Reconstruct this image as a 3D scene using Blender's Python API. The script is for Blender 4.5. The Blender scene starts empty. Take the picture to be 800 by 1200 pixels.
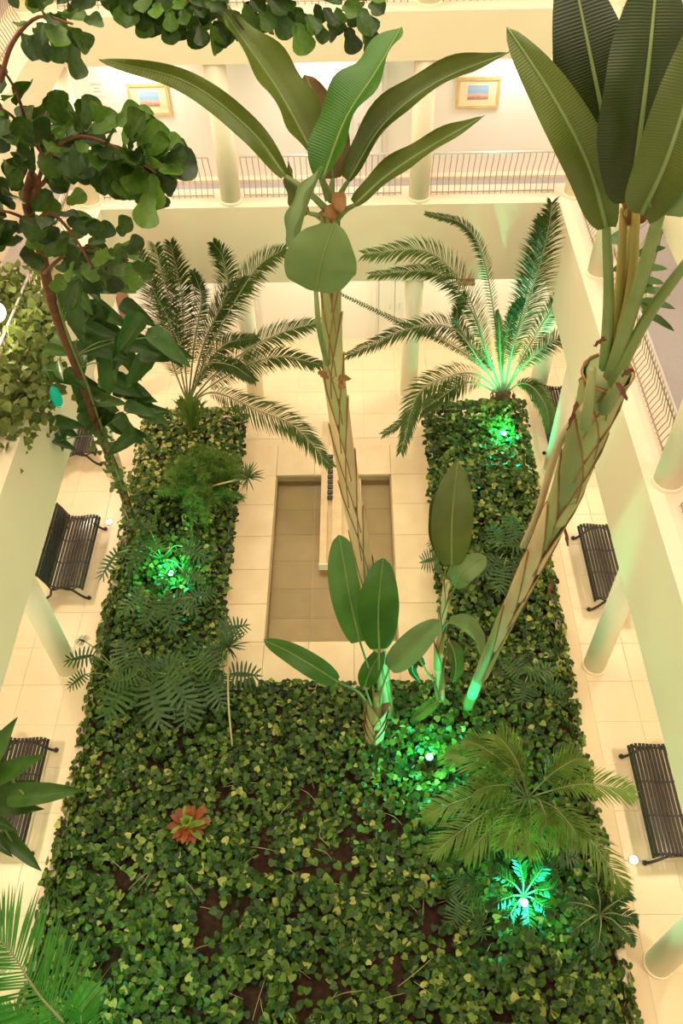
import bpy, math, random
import numpy as np
from mathutils import Vector, Matrix
random.seed(7); rng = np.random.default_rng(7)
S = bpy.context.scene; COL = S.collection
V = Vector; R = math.radians
H = 14.0
# ---------------------------------------------------------------- camera
yaw, pit, rol, F_PX = R(-1.487), R(49.548), R(-1.701), 1001.5
cF = V((math.sin(yaw)*math.cos(pit), math.cos(yaw)*math.cos(pit), -math.sin(pit)))
_r = V((math.cos(yaw), -math.sin(yaw), 0)); _u = _r.cross(cF)
cR = _r*math.cos(rol) + _u*math.sin(rol); cU = -_r*math.sin(rol) + _u*math.cos(rol)
EYE = V((0, 0, H))
cd = bpy.data.cameras.new('camera'); cam = bpy.data.objects.new('camera', cd); COL.objects.link(cam)
m3 = Matrix((cR, cU, -cF)).transposed(); cam.matrix_world = Matrix.Translation(EYE) @ m3.to_4x4()
cd.sensor_fit = 'VERTICAL'; cd.sensor_height = 24; cd.lens = 24*F_PX/1200; cd.clip_end = 200
S.camera = cam
# ---------------------------------------------------------------- world, exposure, lights
S.view_settings.view_transform = 'Standard'; S.view_settings.look = 'None'
S.view_settings.exposure = 0.55; S.view_settings.gamma = 1.0; S.view_settings.use_curve_mapping = False
W = bpy.data.worlds.new('world'); S.world = W; W.use_nodes = True
W.node_tree.nodes['Background'].inputs[0].default_value = (1.0, 0.83, 0.62, 1)
W.node_tree.nodes['Background'].inputs[1].default_value = 0.78
def area(name, loc, sx, sy, power, color=(1, .82, .58), rot=(0, 0, 0)):
    l = bpy.data.lights.new(name, 'AREA'); l.shape = 'RECTANGLE'; l.size = sx; l.size_y = sy
    l.energy = power; l.color = color
    o = bpy.data.objects.new(name, l); COL.objects.link(o); o.location = loc; o.rotation_euler = rot; return o
def point(name, loc, power, color, rad=.08):
    l = bpy.data.lights.new(name, 'POINT'); l.energy = power; l.color = color; l.shadow_soft_size = rad
    o = bpy.data.objects.new(name, l); COL.objects.link(o); o.location = loc; return o
def spot(name, loc, power, color, ang, rad=.05, rot=(0, 0, 0)):
    l = bpy.data.lights.new(name, 'SPOT'); l.energy = power; l.color = color; l.shadow_soft_size = rad
    l.spot_size = ang; l.spot_blend = .5
    o = bpy.data.objects.new(name, l); COL.objects.link(o); o.location = loc; o.rotation_euler = rot; return o
# soffit lamps of the three storeys (left aisle, right aisle, far aisle)
WARM = (1, .80, .60)
for yy in (1.5, 5.6, 10.5, 14.6):
    area('aisle_lamp', (-6.7, yy, 3.36), .35, .35, 46, WARM)
    area('aisle_lamp', (6.0, yy, 3.36), .35, .35, 46, WARM)
for xx in (-4, -.6, 3):
    area('aisle_lamp', (xx, 16.7, 3.36), .6, .6, 40, (1, .82, .64))
for yy in (3, 7, 11, 15):
    area('gallery_lamp', (-5.75, yy, 7.78), .4, .4, 22, WARM)
    area('gallery_lamp', (5.8, yy, 7.78), .5, .5, 24, (1, .82, .68))
    area('gallery_lamp', (-6.0, yy, 11.2), .5, .5, 22, WARM)
    area('gallery_lamp', (5.8, yy, 11.2), .5, .5, 22, WARM)
for xx in (-4, -.6, 3):
    area('gallery_lamp', (xx, 16.1, 7.78), .6, .4, 24, (1, .84, .78))
    area('gallery_lamp', (xx, 16.3, 11.2), .6, .4, 24, WARM)
# added fill light, well above the picture: broad and soft, brightens court and edge beams
area('hall_fill', (-.4, 8, 17.0), 7, 12, 620, (1, .84, .64))
GREEN = (.01, 1, .46)

# ---------------------------------------------------------------- pixel -> real point helpers
def ray(px, py): return cF + cR*((px-400)/F_PX) - cU*((py-600)/F_PX)
def G(px, py, z=0.0):
    d = ray(px, py); return EYE + d*((z-H)/d.z)
def B(px, py, Y):
    d = ray(px, py); return EYE + d*(Y/d.y)
def D(px, py, depth): return EYE + ray(px, py)*depth
def near(px, py, a, b):
    """point of the sight line through the pixel that comes closest to the segment a-b"""
    d = ray(px, py).normalized(); e = (b-a).normalized(); w = EYE-a
    bb = d.dot(e); dd = d.dot(w); ee = e.dot(w); den = 1-bb*bb
    return EYE + d*((bb*ee-dd)/den)
def path(a, b, *pix): return [a]+[near(x, y, a, b) for x, y in pix]+[b]
def project(p):
    d = p-EYE; z = d.dot(cF); return (400+F_PX*d.dot(cR)/z, 600-F_PX*d.dot(cU)/z, z)
def smooth(pts, n):
    pts = [V(p) for p in pts]
    if len(pts) == 2: return [pts[0].lerp(pts[1], i/(n-1)) for i in range(n)]
    P = [pts[0]*2-pts[1]]+pts+[pts[-1]*2-pts[-2]]; out = []; k = len(pts)-1
    for i in range(n):
        s = i/(n-1)*k; j = min(int(s), k-1); t = s-j; a, b, c, d = P[j:j+4]
        out.append(.5*((2*b)+(c-a)*t+(2*a-5*b+4*c-d)*t*t+(3*b-a-3*c+d)*t**3))
    return out

# ---------------------------------------------------------------- materials
def mat(name, c1, c2=None, rough=.6, scale=4, bump=0, transl=0, metal=0, emit=None, stretch=None, veins=0, spec=.4, vary=False, detail=4, bdist=.02):
    m = bpy.data.materials.new(name); m.use_nodes = True; nt = m.node_tree; N = nt.nodes; L = nt.links
    b = N['Principled BSDF']; out = N['Material Output']
    b.inputs['Roughness'].default_value = rough; b.inputs['Metallic'].default_value = metal
    b.inputs['Specular IOR Level'].default_value = spec
    c1 = (*c1, 1); c2 = (*(c2 or c1[:3]), 1)
    tc = N.new('ShaderNodeTexCoord'); mp = N.new('ShaderNodeMapping'); L.new(tc.outputs['Object'], mp.inputs[0])
    if stretch: mp.inputs['Scale'].default_value = stretch
    nz = N.new('ShaderNodeTexNoise'); nz.inputs['Scale'].default_value = scale; nz.inputs['Detail'].default_value = detail
    L.new(mp.outputs[0], nz.inputs['Vector'])
    rp = N.new('ShaderNodeValToRGB'); rp.color_ramp.elements[0].position = .32; rp.color_ramp.elements[1].position = .68
    rp.color_ramp.elements[0].color = c1; rp.color_ramp.elements[1].color = c2
    L.new(nz.outputs[0], rp.inputs[0]); colr = rp.outputs[0]
    if vary:
        oi = N.new('ShaderNodeObjectInfo'); hs = N.new('ShaderNodeHueSaturation'); mr = N.new('ShaderNodeMapRange')
        mr.inputs['To Min'].default_value = 1-vary; mr.inputs['To Max'].default_value = 1+vary
        L.new(oi.outputs['Random'], mr.inputs[0]); L.new(mr.outputs[0], hs.inputs['Value']); L.new(colr, hs.inputs['Color']); colr = hs.outputs[0]
    bumpsrc = nz.outputs[0]
    if veins:
        uv = N.new('ShaderNodeUVMap'); wv = N.new('ShaderNodeTexWave'); wv.bands_direction = 'Y'
        wv.inputs['Scale'].default_value = veins; wv.inputs['Distortion'].default_value = 1.2; wv.inputs['Detail'].default_value = 1
        L.new(uv.outputs[0], wv.inputs['Vector'])
        mx = N.new('ShaderNodeMix'); mx.data_type = 'RGBA'; mx.blend_type = 'MULTIPLY'; mx.inputs[0].default_value = .17
        L.new(colr, mx.inputs[6]); L.new(wv.outputs['Color'], mx.inputs[7]); colr = mx.outputs[2]; bumpsrc = wv.outputs['Fac']
    L.new(colr, b.inputs['Base Color'])
    if bump:
        bp = N.new('ShaderNodeBump'); bp.inputs['Strength'].default_value = bump; bp.inputs['Distance'].default_value = bdist
        L.new(bumpsrc, bp.inputs['Height']); L.new(bp.outputs[0], b.inputs['Normal'])
    if emit:
        b.inputs['Emission Color'].default_value = (*emit[0], 1); b.inputs['Emission Strength'].default_value = emit[1]
    if transl:
        tr = N.new('ShaderNodeBsdfTranslucent'); ms = N.new('ShaderNodeMixShader'); ms.inputs[0].default_value = transl
        L.new(colr, tr.inputs[0]); L.new(b.outputs[0], ms.inputs[1]); L.new(tr.outputs[0], ms.inputs[2]); L.new(ms.outputs[0], out.inputs[0])
    return m
M = dict(
    tile=mat('cream_marble', (.80, .645, .43), (.85, .70, .48), .35, 1.3, vary=.015),
    grout=mat('grout', (.78, .62, .40), rough=.8),
    pad=mat('tan_marble', (.76, .58, .34), (.82, .66, .42), .45, 1.6, vary=.03),
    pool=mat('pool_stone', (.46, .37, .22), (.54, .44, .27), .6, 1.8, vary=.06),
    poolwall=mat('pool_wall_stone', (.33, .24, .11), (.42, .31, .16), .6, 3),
    channel=mat('channel_stone', (.66, .49, .26), (.76, .60, .36), .5, 3),
    fascia=mat('pale_yellow_plaster', (.88, .79, .58), (.90, .82, .61), .8, .6, bump=.03),
    wall=mat('white_plaster', (.88, .84, .78), (.90, .86, .80), .8, .5),
    warmwall=mat('cream_plaster', (.86, .72, .50), (.88, .75, .54), .8, .5),
    ceiling=mat('ceiling_plaster', (.85, .82, .72), rough=.9),
    column=mat('column_plaster', (.88, .80, .62), (.90, .83, .65), .6, 1),
    ledge=mat('ledge_marble', (.84, .70, .52), (.88, .75, .57), .5, 2),
    carpet=mat('grey_carpet', (.40, .37, .36), (.46, .42, .40), .95, 60),
    rail=mat('rail_metal', (.38, .31, .26), rough=.4, metal=.3),
    railtop=mat('handrail_metal', (.62, .58, .55), rough=.35, metal=.3),
    iron=mat('black_iron', (.025, .02, .018), (.05, .04, .035), .45, 8),
    slat=mat('dark_bench_slat', (.018, .014, .012), (.035, .026, .02), .55, 20),
    door=mat('white_door', (.82, .79, .74), rough=.5),
    doorframe=mat('door_frame', (.72, .68, .62), rough=.5),
    brown=mat('brown_wood', (.22, .13, .08), (.30, .18, .11), .5, 6),
    gold=mat('gilt_frame', (.62, .43, .18), (.72, .52, .25), .45, 9),
    matboard=mat('mat_board', (.82, .70, .46), rough=.8),
    red=mat('red_sign', (.75, .12, .06), rough=.5),
    paper=mat('sign_plate', (.80, .74, .66), rough=.6),
    grey=mat('grey_marks', (.45, .40, .36), rough=.6),
    kerb=mat('kerb_marble', (.74, .58, .38), (.82, .66, .45), .5, 2),
    soil=mat('dark_soil', (0.0210, 0.0084, 0.0048), (0.0600, 0.0240, 0.0120), 1, 9, bump=.8, bdist=.05),
    bark=mat('brown_bark', (0.0960, 0.0330, 0.0150), (0.1680, 0.0660, 0.0300), .8, 9, bump=.5),
    banana=mat('banana_leaf', (0.0797, 0.1136, 0.0133), (0.1124, 0.1580, 0.0194), .38, 1.5, bump=.25, transl=.22, veins=26, bdist=.01, vary=.18),
    banana_dark=mat('banana_leaf_dark', (0.0220, 0.0364, 0.0041), (0.0324, 0.0525, 0.0057), .35, 1.5, bump=.25, transl=.15, veins=26, bdist=.01, vary=.12),
    banana_pale=mat('banana_leaf_pale', (0.1421, 0.2218, 0.0691), (0.1839, 0.2772, 0.0922), .45, 1.5, bump=.2, transl=.25, veins=26, bdist=.01),
    banana_young=mat('young_leaf', (0.0383, 0.1280, 0.0076), (0.0596, 0.1738, 0.0114), .35, 1.5, bump=.2, transl=.15, veins=22, bdist=.01, vary=.12),
    dry=mat('dry_leaf', (0.2240, 0.1020, 0.0300), (0.3150, 0.1620, 0.0550), .8, 5, bump=.4),
    dried=mat('dry_bract', (.10, .03, .015), (.2, .07, .03), .8, 8),
    stalk=mat('green_stalk', (0.1360, 0.2040, 0.0480), (0.2080, 0.2720, 0.0880), .5, 3),
    yellowstalk=mat('yellow_stalk', (.42, .30, .07), (.32, .30, .08), .5, 3),
    sheath=mat('leaf_sheath', (.19, .24, .07), (.34, .36, .15), .6, 2.2, stretch=(1, 1, .3), bump=.3, vary=.25),
    sheath_tan=mat('old_sheath', (.46, .34, .18), (.60, .48, .28), .7, 3, stretch=(1, 1, .3), bump=.4, vary=.2),
    fig=mat('fig_leaf', (0.0209, 0.0539, 0.0039), (0.0446, 0.0970, 0.0073), .4, 6, bump=.25, transl=.15, vary=.4),
    figlight=mat('fig_leaf_light', (0.0729, 0.1584, 0.0153), (0.1094, 0.2142, 0.0255), .4, 6, bump=.25, transl=.2, vary=.3),
    philo=mat('philodendron_leaf', (0.0263, 0.0761, 0.0097), (0.0456, 0.1176, 0.0141), .35, 4, bump=.15, transl=.12, vary=.3),
    palm=mat('palm_leaflet', (0.0555, 0.1007, 0.0164), (0.0927, 0.1537, 0.0263), .45, 3, transl=.2, vary=.2),
    palmrib=mat('palm_rib', (.26, .27, .13), (.34, .33, .18), .5, 3),
    areca=mat('areca_leaflet', (0.1176, 0.1906, 0.0245), (0.1725, 0.2722, 0.0382), .45, 3, transl=.25, vary=.2),
    split=mat('split_leaf', (0.0272, 0.0720, 0.0120), (0.0465, 0.1102, 0.0179), .4, 4, transl=.15, vary=.25),
    bright=mat('bright_fern', (0.0980, 0.1820, 0.0210), (0.1540, 0.2660, 0.0420), .6, 3, transl=.25),
    palmbright=mat('lit_palm_leaflet', (.05, .20, .02), (.09, .28, .04), .5, 3, transl=.15),  # glow of the green light on the corner palm, put into the leaflet colour
    oldleaf=mat('old_brown_leaf', (.12, .09, .03), (.20, .12, .05), .7, 4, bump=.3, transl=.1),
    ivy=mat('ivy_leaf', (0.1050, 0.1500, 0.0300), (0.1950, 0.2400, 0.0600), .5, 9, transl=.3),
    croton_r=mat('croton_red', (0.2475, 0.0294, 0.0090), (0.2790, 0.0924, 0.0120), .4, 9, transl=.2, vary=.25),
    croton_g=mat('croton_green', (0.1215, 0.2475, 0.0240), (0.2700, 0.3150, 0.0360), .4, 9, transl=.2, vary=.2),
    lampbody=mat('lamp_body', (.03, .035, .03), rough=.4, metal=.5),
    lampgreen=mat('green_lamp_lens', (.6, 1, .8), emit=((.35, 1, .72), 14)),
    lampwarm=mat('warm_lamp_lens', (1, .95, .8), emit=((1, .93, .75), 14)),
    globe=mat('globe_lamp_glass', (1, .95, .7), emit=((1, .92, .60), 5)),
)
def picture_mat():
    m = bpy.data.materials.new('seascape_print'); m.use_nodes = True; N = m.node_tree.nodes; L = m.node_tree.links
    tc = N.new('ShaderNodeTexCoord'); sp = N.new('ShaderNodeSeparateXYZ'); L.new(tc.outputs['Generated'], sp.inputs[0])
    nz = N.new('ShaderNodeTexNoise'); nz.inputs['Scale'].default_value = 5; L.new(tc.outputs['Generated'], nz.inputs['Vector'])
    ad = N.new('ShaderNodeMath'); ad.operation = 'MULTIPLY_ADD'; ad.inputs[1].default_value = .35; L.new(nz.outputs[0], ad.inputs[0]); L.new(sp.outputs['Z'], ad.inputs[2])
    rp = N.new('ShaderNodeValToRGB'); L.new(ad.outputs[0], rp.inputs[0]); e = rp.color_ramp.elements
    e[0].position = .3; e[0].color = (.45, .25, .18, 1); e[1].position = .95; e[1].color = (.35, .55, .80, 1)
    a = rp.color_ramp.elements.new(.5); a.color = (.80, .52, .40, 1); a = rp.color_ramp.elements.new(.68); a.color = (.30, .50, .72, 1)
    L.new(rp.outputs[0], N['Principled BSDF'].inputs['Base Color']); return m
M['print'] = picture_mat()
def water_mat():
    m = bpy.data.materials.new('still_water'); m.use_nodes = True; N = m.node_tree.nodes; L = m.node_tree.links
    tr = N.new('ShaderNodeBsdfTransparent'); tr.inputs[0].default_value = (.95, .93, .84, 1)
    gl = N.new('ShaderNodeBsdfGlossy'); gl.inputs['Roughness'].default_value = .35
    fr = N.new('ShaderNodeFresnel'); fr.inputs[0].default_value = 1.33
    nz = N.new('ShaderNodeTexNoise'); nz.inputs['Scale'].default_value = 2.5; bp = N.new('ShaderNodeBump'); bp.inputs['Strength'].default_value = .08
    L.new(nz.outputs[0], bp.inputs['Height']); L.new(bp.outputs[0], gl.inputs['Normal']); L.new(bp.outputs[0], fr.inputs['Normal'])
    ms = N.new('ShaderNodeMixShader'); L.new(fr.outputs[0], ms.inputs[0]); L.new(tr.outputs[0], ms.inputs[1]); L.new(gl.outputs[0], ms.inputs[2])
    L.new(ms.outputs[0], N['Material Output'].inputs[0]); return m
M['water'] = water_mat()
def pothos_mat():
    m = bpy.data.materials.new('pothos_leaf'); m.use_nodes = True; N = m.node_tree.nodes; L = m.node_tree.links; b = N['Principled BSDF']
    at = N.new('ShaderNodeAttribute'); at.attribute_name = 'tint'; oi = N.new('ShaderNodeObjectInfo')
    rp = N.new('ShaderNodeValToRGB'); e = rp.color_ramp.elements
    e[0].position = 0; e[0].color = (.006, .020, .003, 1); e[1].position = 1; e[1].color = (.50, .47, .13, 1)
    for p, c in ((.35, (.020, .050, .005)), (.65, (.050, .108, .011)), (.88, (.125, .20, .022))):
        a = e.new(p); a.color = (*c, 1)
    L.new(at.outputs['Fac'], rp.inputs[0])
    geo = N.new('ShaderNodeNewGeometry'); nz = N.new('ShaderNodeTexNoise'); nz.inputs['Scale'].default_value = 22
    L.new(geo.outputs['Position'], nz.inputs['Vector'])
    mx = N.new('ShaderNodeMix'); mx.data_type = 'RGBA'; mx.blend_type = 'OVERLAY'; mx.inputs[0].default_value = .35
    L.new(rp.outputs[0], mx.inputs[6]); L.new(nz.outputs[0], mx.inputs[7])
    L.new(mx.outputs[2], b.inputs['Base Color']); b.inputs['Roughness'].default_value = .36; b.inputs['Specular IOR Level'].default_value = .32
    tr = N.new('ShaderNodeBsdfTranslucent'); ms = N.new('ShaderNodeMixShader'); ms.inputs[0].default_value = .15
    L.new(mx.outputs[2], tr.inputs[0]); L.new(b.outputs[0], ms.inputs[1]); L.new(tr.outputs[0], ms.inputs[2]); L.new(ms.outputs[0], N['Material Output'].inputs[0])
    return m
M['pothos'] = pothos_mat()

# ---------------------------------------------------------------- mesh helpers
class MB:
    def __init__(s): s.v = []; s.f = []; s.uv = []
    def vert(s, p, uv=(0, 0)): s.v.append(tuple(p)); s.uv.append(uv); return len(s.v)-1
    def box(s, a, b, r=0):
        x0, y0, z0 = a; x1, y1, z1 = b; k = len(s.v)
        for p in ((x0,y0,z0),(x1,y0,z0),(x1,y1,z0),(x0,y1,z0),(x0,y0,z1),(x1,y0,z1),(x1,y1,z1),(x0,y1,z1)): s.vert(p)
        for q in ((0,3,2,1),(4,5,6,7),(0,1,5,4),(1,2,6,5),(2,3,7,6),(3,0,4,7)): s.f.append([k+i for i in q])
        return s
    def prism(s, poly, axis, a, b):
        """poly: 2-D outline extruded along axis (0,1,2) from a to b"""
        k = len(s.v); n = len(poly)
        for t in (a, b):
            for u, w in poly:
                p = [u, w]; p.insert(axis, t); s.vert(p)
        for i in range(n): j = (i+1) % n; s.f.append([k+i, k+j, k+n+j, k+n+i])
        s.f.append([k+i for i in range(n)][::-1]); s.f.append([k+n+i for i in range(n)]); return s
    def tube(s, pts, rad, n=8, caps=True):
        pts = [V(p) for p in pts]; m = len(pts)
        if not callable(rad) and not isinstance(rad, (list, tuple)): rr = [rad]*m
        elif callable(rad): rr = [rad(i/(m-1)) for i in range(m)]
        else: rr = list(rad)
        k = len(s.v); ref = None
        for i, p in enumerate(pts):
            t = (pts[min(i+1, m-1)]-pts[max(i-1, 0)]).normalized()
            if ref is None: ref = t.orthogonal().normalized()
            ref = (ref-t*ref.dot(t)).normalized(); bi = t.cross(ref)
            for j in range(n):
                a = 2*math.pi*j/n; s.vert(p+(ref*math.cos(a)+bi*math.sin(a))*rr[i], (j/n, i/(m-1)))
        for i in range(m-1):
            for j in range(n):
                j2 = (j+1) % n; s.f.append([k+i*n+j, k+i*n+j2, k+(i+1)*n+j2, k+(i+1)*n+j])
        if caps: s.f.append([k+j for j in range(n)][::-1]); s.f.append([k+(m-1)*n+j for j in range(n)])
        return s
    def lathe(s, prof, c=(0, 0, 0), n=24):
        k = len(s.v); c = V(c)
        for r_, z in prof:
            for j in range(n):
                a = 2*math.pi*j/n; s.vert(c+V((r_*math.cos(a), r_*math.sin(a), z)))
        for i in range(len(prof)-1):
            for j in range(n):
                j2 = (j+1) % n; s.f.append([k+i*n+j, k+i*n+j2, k+(i+1)*n+j2, k+(i+1)*n+j])
        s.f.append([k+j for j in range(n)][::-1]); s.f.append([k+(len(prof)-1)*n+j for j in range(n)]); return s
    def strip(s, rows):
        """rows: list of point lists of the same length -> quads"""
        k = len(s.v); n = len(rows[0]); m = len(rows)
        for i, r_ in enumerate(rows):
            for j, p in enumerate(r_): s.vert(p, (j/(n-1), i/(m-1)))
        for i in range(m-1):
            for j in range(n-1): s.f.append([k+i*n+j, k+i*n+j+1, k+(i+1)*n+j+1, k+(i+1)*n+j])
        return s
    def mesh(s, name, m, off=V((0, 0, 0)), smooth_=False):
        me = bpy.data.meshes.new(name); o = V(off)
        me.from_pydata([(x-o.x, y-o.y, z-o.z) for x, y, z in s.v], [], s.f)
        if any(u != (0, 0) for u in s.uv[:60]):
            ul = me.uv_layers.new(name='UVMap'); li = np.empty(len(me.loops), dtype=np.int32); me.loops.foreach_get('vertex_index', li)
            ul.data.foreach_set('uv', np.array(s.uv, dtype=np.float32)[li].ravel())
        me.materials.append(m)
        if smooth_: me.polygons.foreach_set('use_smooth', [True]*len(me.polygons))
        me.update(); return me
OFF = {}
def tag(o, label=None, cat=None, group=None, kind=None):
    if label: o['label'] = label
    if cat: o['category'] = cat
    if group: o['group'] = group
    if kind: o['kind'] = kind
    return o
def thing(name, loc, label, cat, group=None, kind=None):
    o = bpy.data.objects.new(name, None); COL.objects.link(o); o.location = loc; o.empty_display_size = .1
    OFF[o.name] = V(loc); return tag(o, label, cat, group, kind)
def part(name, mb, m, parent=None, sm=False, label=None, kind=None, bevel=0):
    off = OFF.get(parent.name, V((0, 0, 0))) if parent else V((0, 0, 0))
    me = mb.mesh(name, m, off, sm) if isinstance(mb, MB) else mb
    o = bpy.data.objects.new(name, me); COL.objects.link(o)
    if parent: o.parent = parent; OFF[o.name] = off
    if label: o['label'] = label
    if kind: o['kind'] = kind
    if bevel:
        b = o.modifiers.new('bevel', 'BEVEL'); b.width = bevel; b.segments = 2; b.limit_method = 'ANGLE'
    return o
def inst(name, me, mw, parent):
    o = bpy.data.objects.new(name, me); COL.objects.link(o); o.parent = parent
    o.matrix_local = Matrix.Translation(-OFF[parent.name]) @ mw; OFF[o.name] = OFF[parent.name]; return o
def struct(name, mb, m, **k):
    o = part(name, mb, m, **k); o['kind'] = 'structure'; return o
def inview(p, pad=60):
    if (p-EYE).dot(cF) < .1: return False
    x, y, z = project(p); return -pad < x < 800+pad and -pad < y < 1200+pad

# ================================================================ THE BUILDING
XL, XR, YD = -4.97, 4.02, 15.43
L1, L1B, L2, L2B, L3B = 5.15, 3.41, 8.61, 7.83, 11.3
PX0, PX1, PY0, PY1, PDEP = -1.77, .79, 8.68, 13.01, .30
GX0, GX1, GY1 = -8.6, 7.8, 17.85
# floor slab (with the pool left open) and its tiles
mb = MB()
for a, b in (((GX0-.3, -3, -.5), (PX0, GY1+.2, -.012)), ((PX1, -3, -.5), (GX1+.3, GY1+.2, -.012)), ((PX0, -3, -.5), (PX1, PY0, -.012)), ((PX0, PY1, -.5), (PX1, GY1+.2, -.012))):
    mb.box(a, b)
floor = struct('floor', mb, M['grout'])
tag(floor, 'cream polished marble floor of the ground storey around the planted court')
PADX0, PADX1, PADY0, PADY1 = -2.6, 1.66, 7.72, 13.95
def tile_mesh(w, d, name, m, h=.02, g=.0025):
    t = MB(); e = .008
    t.box((g, g, -h), (w-g, d-g, -.003)); k = len(t.v)
    for p in ((g, g, -.003), (w-g, g, -.003), (w-g, d-g, -.003), (g, d-g, -.003), (g+e, g+e, 0), (w-g-e, g+e, 0), (w-g-e, d-g-e, 0), (g+e, d-g-e, 0)): t.vert(p)
    for q in ((4,5,6,7),(0,1,5,4),(1,2,6,5),(2,3,7,6),(3,0,4,7)): t.f.append([k+i for i in q])
    return t.mesh(name, m)
TW = .80
tm = tile_mesh(TW, TW, 'floor_tile', M['tile'])
cand = []; rest = MB()
nx = int((GX1-GX0)/TW)+1
for i in range(nx):
    for j in range(int((GY1+1)/TW)+1):
        x = GX0+i*TW; y = -1+j*TW; cx, cy = x+TW/2, y+TW/2
        if x+TW > -4.3 and x < 3.5 and y+TW < 14.4: 
            if not (x+TW > PADX0 and x < PADX1 and y+TW > PADY1): continue
        if x+TW > PADX0+.05 and x < PADX1-.05 and y < PADY1-.05: continue
        c = V((cx, cy, 0)); cand.append((c.y if inview(c, 40) else 99, x, y))
cand.sort()
OFF[floor.name] = V((0, 0, 0))
for n, (k, x, y) in enumerate(cand):
    if n < 290 and k < 90: inst('floor_tile', tm, Matrix.Translation((x, y, 0)), floor)
    else:
        e = rest; e.box((x+.004, y+.004, -.02), (x+TW-.004, y+TW-.004, 0))
part('floor_tiles', rest, M['tile'], floor, kind='stuff')
# gap strip of tiles beside the pad at the far end
# pool surround: slightly darker tan slabs, one by one
pad = thing('pool_surround', (-.47, 10.8, 0), 'tan marble paving of large slabs around the sunken pool, between the two planted arms', 'paving')
ys = [PADY0, 8.68, 9.55, 10.4, 11.27, 12.14, 13.01, PADY1]; k = 0
xsl = {0: [PADX0, -1.77, -.92, -.06, .79, PADX1]}
for j in range(len(ys)-1):
    row = [PADX0, -1.77, -.92, -.06, .79, PADX1]
    for i in range(len(row)-1):
        x0, x1, y0, y1 = row[i], row[i+1], ys[j], ys[j+1]
        if x0 > PX0-.01 and x1 < PX1+.01 and y0 > PY0-.01 and y1 < PY1+.01: continue
        g = .004; part('slab', MB().box((x0+g, y0+g, -.02), (x1-g, y1-g, .022)), M['pad'], pad, bevel=.006)
# sunken pool
pool = thing('pool', (-.49, 10.85, -PDEP), 'shallow sunken rectangular pool of tan stone in the middle of the court', 'pool')
w = MB()
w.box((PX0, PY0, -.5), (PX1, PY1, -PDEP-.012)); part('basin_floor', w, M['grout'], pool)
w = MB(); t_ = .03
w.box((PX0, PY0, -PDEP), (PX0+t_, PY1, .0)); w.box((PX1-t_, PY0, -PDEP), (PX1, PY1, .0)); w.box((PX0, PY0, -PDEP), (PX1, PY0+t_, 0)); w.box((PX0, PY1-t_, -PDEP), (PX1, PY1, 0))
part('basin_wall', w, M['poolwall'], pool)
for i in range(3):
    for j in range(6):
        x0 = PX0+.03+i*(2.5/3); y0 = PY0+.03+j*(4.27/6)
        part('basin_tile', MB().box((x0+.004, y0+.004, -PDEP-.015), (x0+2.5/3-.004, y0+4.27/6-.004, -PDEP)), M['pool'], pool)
part('water', MB().box((PX0+.031, PY0+.031, -.15), (PX1-.031, PY1-.031, -.148)), M['water'], pool, label='clear still water film')
# stone water channel running into the pool
ch = thing('water_channel', (-.5, 12, -PDEP), 'narrow raised stone water channel reaching from the far floor into the middle of the pool', 'channel')
cx0, cx1, cy0, cy1 = -.76, -.30, 10.5, 14.7; zt = .06
w = MB(); gx0, gx1 = cx0+.15, cx0+.25
w.box((cx0, cy0, -PDEP), (gx0, PY1, zt)); w.box((gx1, cy0, -PDEP), (cx1, PY1, zt)); w.box((gx0, cy0, -PDEP), (gx1, PY1, zt-.07))
w.box((cx0, PY1, 0), (gx0, cy1, zt)); w.box((gx1, PY1, 0), (cx1, cy1, zt)); w.box((gx0, PY1, 0), (gx1, cy1, zt-.05))
part('channel_block', w, M['channel'], ch, bevel=.01)
w = MB(); w.box((cx0-.01, cy0-.03, -.12), (cx1+.01, cy0, zt+.01)); part('spout_lip', w, M['ledge'], ch)
for j in range(9):
    y = 12.25+j*.155
    part('grate_bar', MB().box((gx0-.01, y, zt-.01), (gx1+.01, y+.09, zt+.018)), M['iron'], ch)
part('channel_top', MB().box((cx1, cy0, -PDEP), (cx1+.42, PY1-.03, -.08)), M['channel'], ch, label='wide low stone step beside the channel')

# fascias and slabs (structure)
tn = [0]
def trim(mb, label, m='fascia', **k):
    tn[0] += 1; o = struct('trim_%d' % tn[0], mb, M[m], **k); o['label'] = label; return o
Y0B = -1.2
T = .22
trim(MB().box((XL-T, Y0B, L1B), (XL, YD+T, L1)), 'pale yellow deep edge beam of the left first gallery')
trim(MB().box((XR, Y0B, L1B), (XR+T, YD+T, L1)), 'pale yellow deep edge beam of the right first gallery')
trim(MB().box((XL, YD, L1B), (XR, YD+T, L1)), 'pale yellow deep edge beam of the far first gallery')
trim(MB().box((XL-T, Y0B, L2B), (XL, YD+T, L2)), 'pale yellow edge beam of the left second gallery')
trim(MB().box((XR, Y0B, L2B), (XR+T, YD+T, L2)), 'pale yellow edge beam of the right second gallery')
trim(MB().box((XL, YD, L2B), (XR, YD+T, L2)), 'pale yellow edge beam of the far second gallery')
trim(MB().box((XL-T, Y0B, L3B), (XL, YD+T, L3B+.8)), 'edge beam of the left third gallery above the picture')
trim(MB().box((XR, Y0B, L3B), (XR+T, YD+T, L3B+.8)), 'edge beam of the right third gallery above the picture')
trim(MB().box((XL, YD, L3B), (XR, YD+T, L3B+.8)), 'edge beam of the far third gallery above the picture')
WL, WR, WF = -6.45, 7.2, 16.55
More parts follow.
